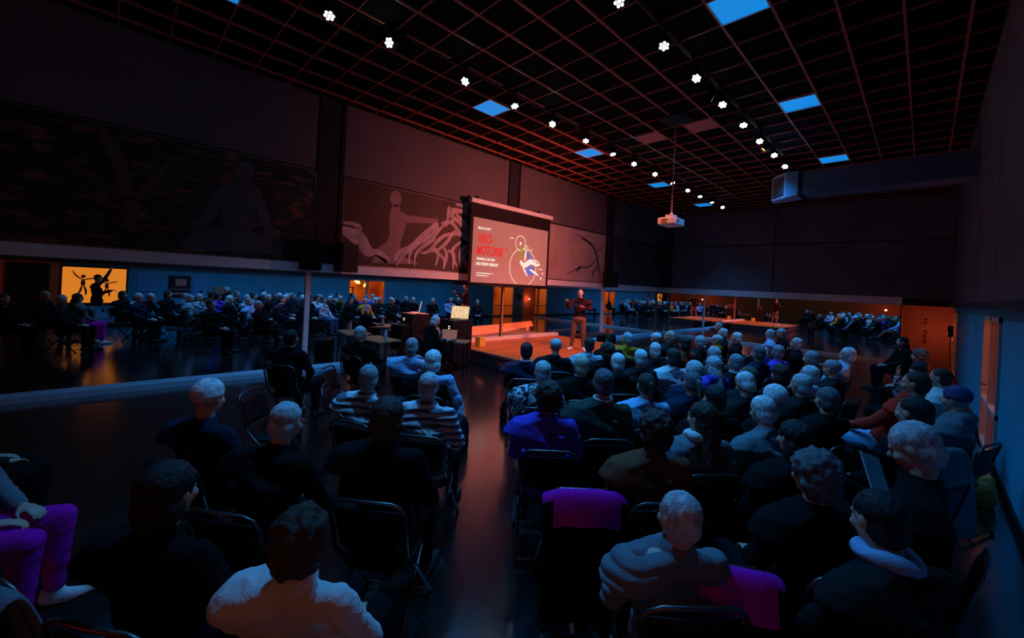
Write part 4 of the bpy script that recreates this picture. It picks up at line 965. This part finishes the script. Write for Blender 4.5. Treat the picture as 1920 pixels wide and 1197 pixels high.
# ------------------------------------------------------------------ empty chairs
EMPTY = [
         (-4.62, 1.26, -70, 'empty folding chair with its seat in view, right of the bright white cap'),
         (-5.30, 2.26, -72, 'empty folding chair with a pale lit seat, right of the dark sitter by the post'),
         (-4.45, 1.95, -60, 'empty folding chair left of the light ribbed puffer jacket'),
         (-5.45, 3.35, 20, 'empty folding chair left of the black-clad sitter near the wooden table')]
for (x, y_, t, lab) in EMPTY: place_chair(x, y_, face(x, y_) + R(t), lab)

def coat_on_chair(x, y_, rz, m, lab, m2=None):
    mb = MB()
    pts = lambda yy, z: [(u_ * .255, yy - .035 * (1 - u_ * u_) + .012 * math.sin(u_ * 9), z - .05 * abs(u_) ** 3) for u_ in [-1, -.75, -.5, -.25, 0, .25, .5, .75, 1]]
    prof = [(-.20, .56), (-.245, .72), (-.29, .85), (-.315, .905), (-.36, .89), (-.385, .74), (-.40, .55), (-.42, .34), (-.41, .2)]
    rows_ = [pts(a, b) for a, b in prof]; n = 9
    mb.add([p for r_ in rows_ for p in r_], [(j * n + i, j * n + i + 1, (j + 1) * n + i + 1, (j + 1) * n + i) for j in range(len(prof) - 1) for i in range(n - 1)])
    me = mb.mesh('coat', m, True); o = link('coat', me, None, (x, y_, 0), rz)
    s = o.modifiers.new('s', 'SOLIDIFY'); s.thickness = .025; s.offset = 1; u = o.modifiers.new('u', 'SUBSURF'); u.levels = 2; u.render_levels = 2
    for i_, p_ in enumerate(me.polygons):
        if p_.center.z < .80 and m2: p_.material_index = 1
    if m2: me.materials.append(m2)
    tag(o, lab, 'coat')
a = (-1.62, 2.28); rz = face(*a) + R(0)
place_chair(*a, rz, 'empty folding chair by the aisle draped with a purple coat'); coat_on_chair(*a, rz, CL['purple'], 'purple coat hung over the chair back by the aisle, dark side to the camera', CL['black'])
a = (-.80, 2.22); rz = face(*a) + R(-8)
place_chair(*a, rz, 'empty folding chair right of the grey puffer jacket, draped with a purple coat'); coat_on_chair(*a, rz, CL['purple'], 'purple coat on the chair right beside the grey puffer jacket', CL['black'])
a = (-2.66, -.06); rz = face(*a) + R(-6)
place_chair(*a, rz, 'empty folding chair at the bottom left edge, draped with a pale jacket'); coat_on_chair(*a, rz, CL['silver'], 'crumpled pale jacket over a chair back at the bottom left edge')
a = (-.13, 5.24); rz = face(*a) + R(-6)
place_chair(*a, rz, 'folding chair right of the grey-haired tablet holder, draped with a long grey-green coat'); coat_on_chair(*a, rz, mat('cloth grey green', (.10, .13, .14), .9), 'long grey-green coat over a chair back right of the grey-haired tablet holder')
lb = MB()
for z, wds in ((.80, (.03, .05, .02, .03)), (.772, (.035, .02, .045))):
    xx = -.08
    for w_ in wds: lb.box(xx, xx + w_, -.332, -.330, z, z + .016); xx += w_ + .006
t_ = link('chair_sticker', lb.mesh('chair_sticker', CL['white']), None, (-1.28, 2.58, 0), face(-1.28, 2.58)); tag(t_, 'small two-line white sticker on a black chair back near the aisle coat', 'sticker')

# ------------------------------------------------------------------ the speaker, standing on the stage
def standing(name, J, lab, loc, rz, hk, hc, tp, lg, shoe, voxel=.007, curl=.5, scale=1, pal=None, g=.018):
    root = link('person', body_mesh(J, 'person_body', voxel, curl), None, loc, rz); root.data.materials.append(SKIN[0]); root.scale = (scale,) * 3; tag(root, lab, 'person')
    t = link('sweater', top_mesh(J, 'sweater', g, .010), root); t.data.materials.append(CL[tp])
    t = link('trousers', trousers_mesh(J, 'trousers'), root); t.data.materials.append(CL[lg])
    for n in 'lr': t = link('shoe', shoe_mesh(J, 'shoe', n), root); t.data.materials.append(m_shoew if shoe == 'white' else m_shoe)
    t = link('hair', hair_mesh(J, hk, 'hair'), root); t.data.materials.append(HAIR[hc])
    c, Rm = J['head'], J['R']
    for s in (-1, 1):
        e = MB().ell(c + Rm @ V(s * .031, .0735, -.002), (.012, .008, .006), Rm, 10, 6); link('eye', e.mesh('eye', mat('eye dark', (.03, .02, .02), .2), True), root)
        e = MB().tube([c + Rm @ V(s * .017, .089, .017), c + Rm @ V(s * .034, .088, .023), c + Rm @ V(s * .050, .076, .017)], .004, 6); link('eyebrow', e.mesh('eyebrow', HAIR['brown'], True), root)
    return root
def stand_joints(**k):
    J = {'hip': V(0, 0, .93), 'waist': V(0, .01, 1.08), 'chest': V(0, .0, 1.27), 'shl': V(0, -.01, 1.41), 'neck': V(0, 0, 1.485), 'up': V(0, 0, 1), 'head': V(0, .03, 1.64), 'R': Euler((0, 0, 0)).to_matrix()}
    for s, n in ((-1, 'l'), (1, 'r')):
        J['sh' + n] = V(s * .19, -.01, 1.415); J['h' + n] = V(s * .095, 0, .9); J['kn' + n] = V(s * .12, .02, .49); J['an' + n] = V(s * .14, -.01, .09); J['to' + n] = V(s * .17, .13, .03)
        J['el' + n] = V(s * .27, -.02, 1.14); J['wr' + n] = V(s * .27, .1, .9); J['hd' + n] = V(0, .2, -1)
    J.update(k); return J
J = stand_joints(elr=V(.32, .14, 1.20), wrr=V(.30, .42, 1.38), hdr=V(.15, .6, .55).normalized(), ell=V(-.33, .03, 1.19), wrl=V(-.16, .25, 1.24), hdl=V(.6, .5, .35).normalized(),
                 R=Euler((R(-3), 0, R(8))).to_matrix(), knr=V(.15, .03, .49), anr=V(.19, .0, .09), tor=V(.24, .13, .03), knl=V(-.13, .01, .49), anl=V(-.15, -.02, .09), tol=V(-.19, .11, .03))
standing('speaker', J, 'standing speaker on the stage in dark sweater, brown trousers and white shoes, gesturing', (-6.8, 9.38, .36), R(-150), 'short', 'black', 'maroon', 'khaki', 'white', scale=.985)
# the photographer, at the camera; only the mirror shows them
J = stand_joints(elr=V(.34, .12, 1.62), wrr=V(.24, .26, 1.92), hdr=V(-.25, .3, .9).normalized(), ell=V(-.26, .12, 1.16), wrl=V(-.12, .36, 1.25), hdl=V(.3, .9, .1).normalized())
standing('photographer', J, 'standing person in black holding up a phone, seen only as a silhouette in the mirror', (.16, -.42, 0), R(8), 'short', 'black', 'black', 'black', 'dark', .009, 1.1)
pn = empty('smartphone', (0, 0, 0)); pn.matrix_world = Matrix.Translation(Vector((0, 0, H)) - dv * .022 + up * -.01) @ M.to_3x3().to_4x4()
tag(pn, 'smartphone held up to take the picture, in the photographer\'s raised hand', 'phone')
link('body', MB().box(-.075, .075, -.036, .036, -.004, .004).mesh('body', m_black), pn); link('screen', MB().box(-.07, .07, -.033, .033, .004, .0045).mesh('screen', mat('phone glass', (.01, .01, .01), .1)), pn)

# ------------------------------------------------------------------ technician's corner
cbn = empty('equipment_cabinet', (-8.42, 6.28, 0)); tag(cbn, 'tall black equipment cabinet on castors in front of the stage', 'cabinet')
b = link('body', MB().box(-.32, .32, -.28, .30, .1, 1.14).mesh('body', m_black), cbn)
link('side_shelf', MB().box(-.30, .30, -.62, -.28, .80, .83).mesh('side_shelf', m_black), cbn)
link('side_box', MB().box(-.28, .28, -.6, -.285, .12, .80).mesh('side_box', m_plastic), cbn)
for sx in (-.26, .26):
    for sy in (-.24, .24): link('castor', MB().tube([(sx - .015, sy, .05), (sx + .015, sy, .05)], .05, 16).box(sx - .012, sx + .012, sy - .012, sy + .012, .05, .11).mesh('castor', m_black), cbn)
link('indicator_light', MB().box(.10, .16, -.29, -.283, .98, 1.0).box(.10, .16, -.29, -.283, .93, .95).mesh('indicator_light', emit('indicator glow', (1, .55, .4), 2.5)), cbn)
def laptop(name, x, y_, z, rz, ry, lab, scr, w_=.36, h_=.24, tilt=15):
    o = empty(name, (x, y_, z), rz); tag(o, lab, 'laptop')
    link('base', MB().box(-w_ / 2, w_ / 2, -.24, 0, 0, .018).mesh('base', m_steel), o)
    s = link('lid', MB().box(-w_ / 2, w_ / 2, -.004, .004, 0, h_).mesh('lid', m_steel), o); s.location = (0, 0, .018); s.rotation_euler = (R(-tilt), 0, 0)
    e = link('display', MB().box(-w_ / 2 + .008, w_ / 2 - .008, -.0055, -.0042, .012, h_ - .01).mesh('display', scr), s)
    return o
def screen_map():
    m = bpy.data.materials.new('lit display'); m.use_nodes = True; nt = m.node_tree; b = nt.nodes['Principled BSDF']; tc = nt.nodes.new('ShaderNodeTexCoord')
    v = nt.nodes.new('ShaderNodeTexVoronoi'); v.feature = 'DISTANCE_TO_EDGE'; v.inputs['Scale'].default_value = 16; nt.links.new(tc.outputs['Object'], v.inputs[0])
    r = nt.nodes.new('ShaderNodeValToRGB'); r.color_ramp.elements[0].color = (.35, .22, .14, 1); r.color_ramp.elements[1].color = (1, .68, .36, 1); r.color_ramp.elements[1].position = .1
    nt.links.new(v.outputs[0], r.inputs[0]); nt.links.new(r.outputs[0], b.inputs['Emission Color']); b.inputs['Emission Strength'].default_value = 1.05; b.inputs['Base Color'].default_value = (.01, .01, .01, 1); return m
laptop('laptop', -8.42, 6.40, 1.142, R(30), 0, 'laptop with a bright screen standing on the tall black cabinet', screen_map(), .5, .34, 12)
cup = empty('coffee_cup', (-8.3, 5.82, .832)); tag(cup, 'white cup with saucer on the low side shelf of the black cabinet', 'cup')
link('bowl', MB().tube([(0, 0, .01), (0, 0, .03), (0, 0, .07)], [.025, .04, .045], 18).mesh('bowl', m_white, True), cup); link('saucer', MB().tube([(0, 0, 0), (0, 0, .01)], [.05, .075], 20).mesh('saucer', m_white, True), cup)
link('handle', MB().tube([(.04, 0, .06), (.065, 0, .05), (.06, 0, .03), (.038, 0, .025)], .005, 6).mesh('handle', m_white, True), cup)
def table(x, y_, rz, w_, d_, h_, lab):
    o = empty('table', (x, y_, 0), rz); tag(o, lab, 'table')
    link('tabletop', MB().box(-w_ / 2, w_ / 2, -d_ / 2, d_ / 2, h_ - .03, h_).mesh('tabletop', m_wood), o)
    for sx in (-1, 1):
        for sy in (-1, 1): link('leg', MB().tube([(sx * (w_ / 2 - .05), sy * (d_ / 2 - .05), h_ - .03), (sx * (w_ / 2 - .03), sy * (d_ / 2 - .03), 0)], .016, 8).mesh('leg', m_black), o)
table(-8.75, 4.35, R(8), .95, .6, .72, 'small wooden table close to the mirrors, left of the technician')
table(-7.75, 5.62, R(40), .9, .5, .74, 'table in front of the technician carrying the open laptop')
laptop('laptop', -7.72, 5.60, .742, R(40), 0, 'open brownish laptop on the technician\'s table', mat('dim display', (.3, .14, .1), .5, emis=(.5, .2, .12), estr=.35))
bg = empty('equipment_case', (-8.05, 3.9, 0)); tag(bg, 'black case with a round blue badge standing before the wooden table', 'case')
bb = link('body', MB().box(-.26, .26, -.16, .16, .0, .5).mesh('body', m_plastic), bg); bb.modifiers.new('b', 'BEVEL').width = .03
link('handle', MB().tube([(-.1, 0, .5), (-.08, 0, .55), (.08, 0, .55), (.1, 0, .5)], .012, 8).mesh('handle', m_steel, True), bg)
link('badge', MB().tube([(0.02, -.162, .34), (0.02, -.17, .34)], .055, 18).mesh('badge', emit('blue badge glow', (.02, .16, .75), .8)), bg); bg.rotation_euler = (0, 0, R(38))
def bottle(x, y_, z, lab, m, h_=.24):
    o = empty('water_bottle', (x, y_, z)); tag(o, lab, 'bottle')
    link('body', MB().tube([(0, 0, 0), (0, 0, .01), (0, 0, h_ * .7), (0, 0, h_ * .85), (0, 0, h_ * .93)], [.03, .034, .034, .014, .012], 14).mesh('body', m, True), o)
    link('cap', MB().tube([(0, 0, h_ * .93), (0, 0, h_)], .015, 12).mesh('cap', m_white, True), o)
m_bot = mat('pale bottle plastic', (.5, .5, .55), .15, spec=.8)
bottle(-8.45, 4.38, .722, 'clear bottle on the small wooden table near the mirrors', m_bot); bottle(-8.0, 5.5, .742, 'clear bottle standing on the technician\'s table', m_bot)
bottle(-4.15, 4.3, 0, 'silver bottle on the floor behind the front-row sitter in navy', m_bot, .27)
tp_ = empty('tablet', (-.19, 3.62, .98)); tp_.rotation_euler = (R(58), R(20), R(60)); tag(tp_, 'white tablet held up by the grey-haired tablet holder on the right', 'tablet')
link('body', MB().box(-.09, .09, -.12, .12, -.004, .004).mesh('body', CL['lgrey']), tp_)
def soft_bag(x, y_, rz, sx, sy, sz, m, name, lab, cat):
    mb = MB(); mb.rings([[(sx * k_ * math.copysign(abs(math.cos(t)) ** .6, math.cos(t)), sy * k_ * math.copysign(abs(math.sin(t)) ** .6, math.sin(t)), z) for t in [2 * PI * i / 20 for i in range(20)]] for z, k_ in ((0, .9), (.02, 1), (sz * .5, 1.05), (sz * .85, .9), (sz, .75))])
    o = empty(name, (x, y_, 0), rz); tag(o, lab, cat)
    link('body', remesh(mb, 'body', .015, 3, .015), o).data.materials.append(m)
    link('strap', MB().tube([(-sx * .6, 0, sz * .95), (-sx * .4, 0, sz * 1.3), (0, 0, sz * 1.45), (sx * .4, 0, sz * 1.3), (sx * .6, 0, sz * .95)], .01, 8).mesh('strap', m, True), o)
soft_bag(-4.42, 4.42, R(30), .15, .08, .3, CL['black'], 'handbag', 'black handbag on the aisle floor behind the front-row navy sweater', 'bag')
soft_bag(.42, 6.75, R(10), .18, .16, .32, mat('orange bag cloth', (.95, .25, .05), .8), 'shopping_bag', 'orange bag on the floor by the right wall, behind the glass door', 'bag')
soft_bag(-4.02, 3.1, R(20), .12, .16, .42, CL['black'], 'backpack', 'black backpack hanging low beside the striped-jacket sitter at the aisle', 'bag')
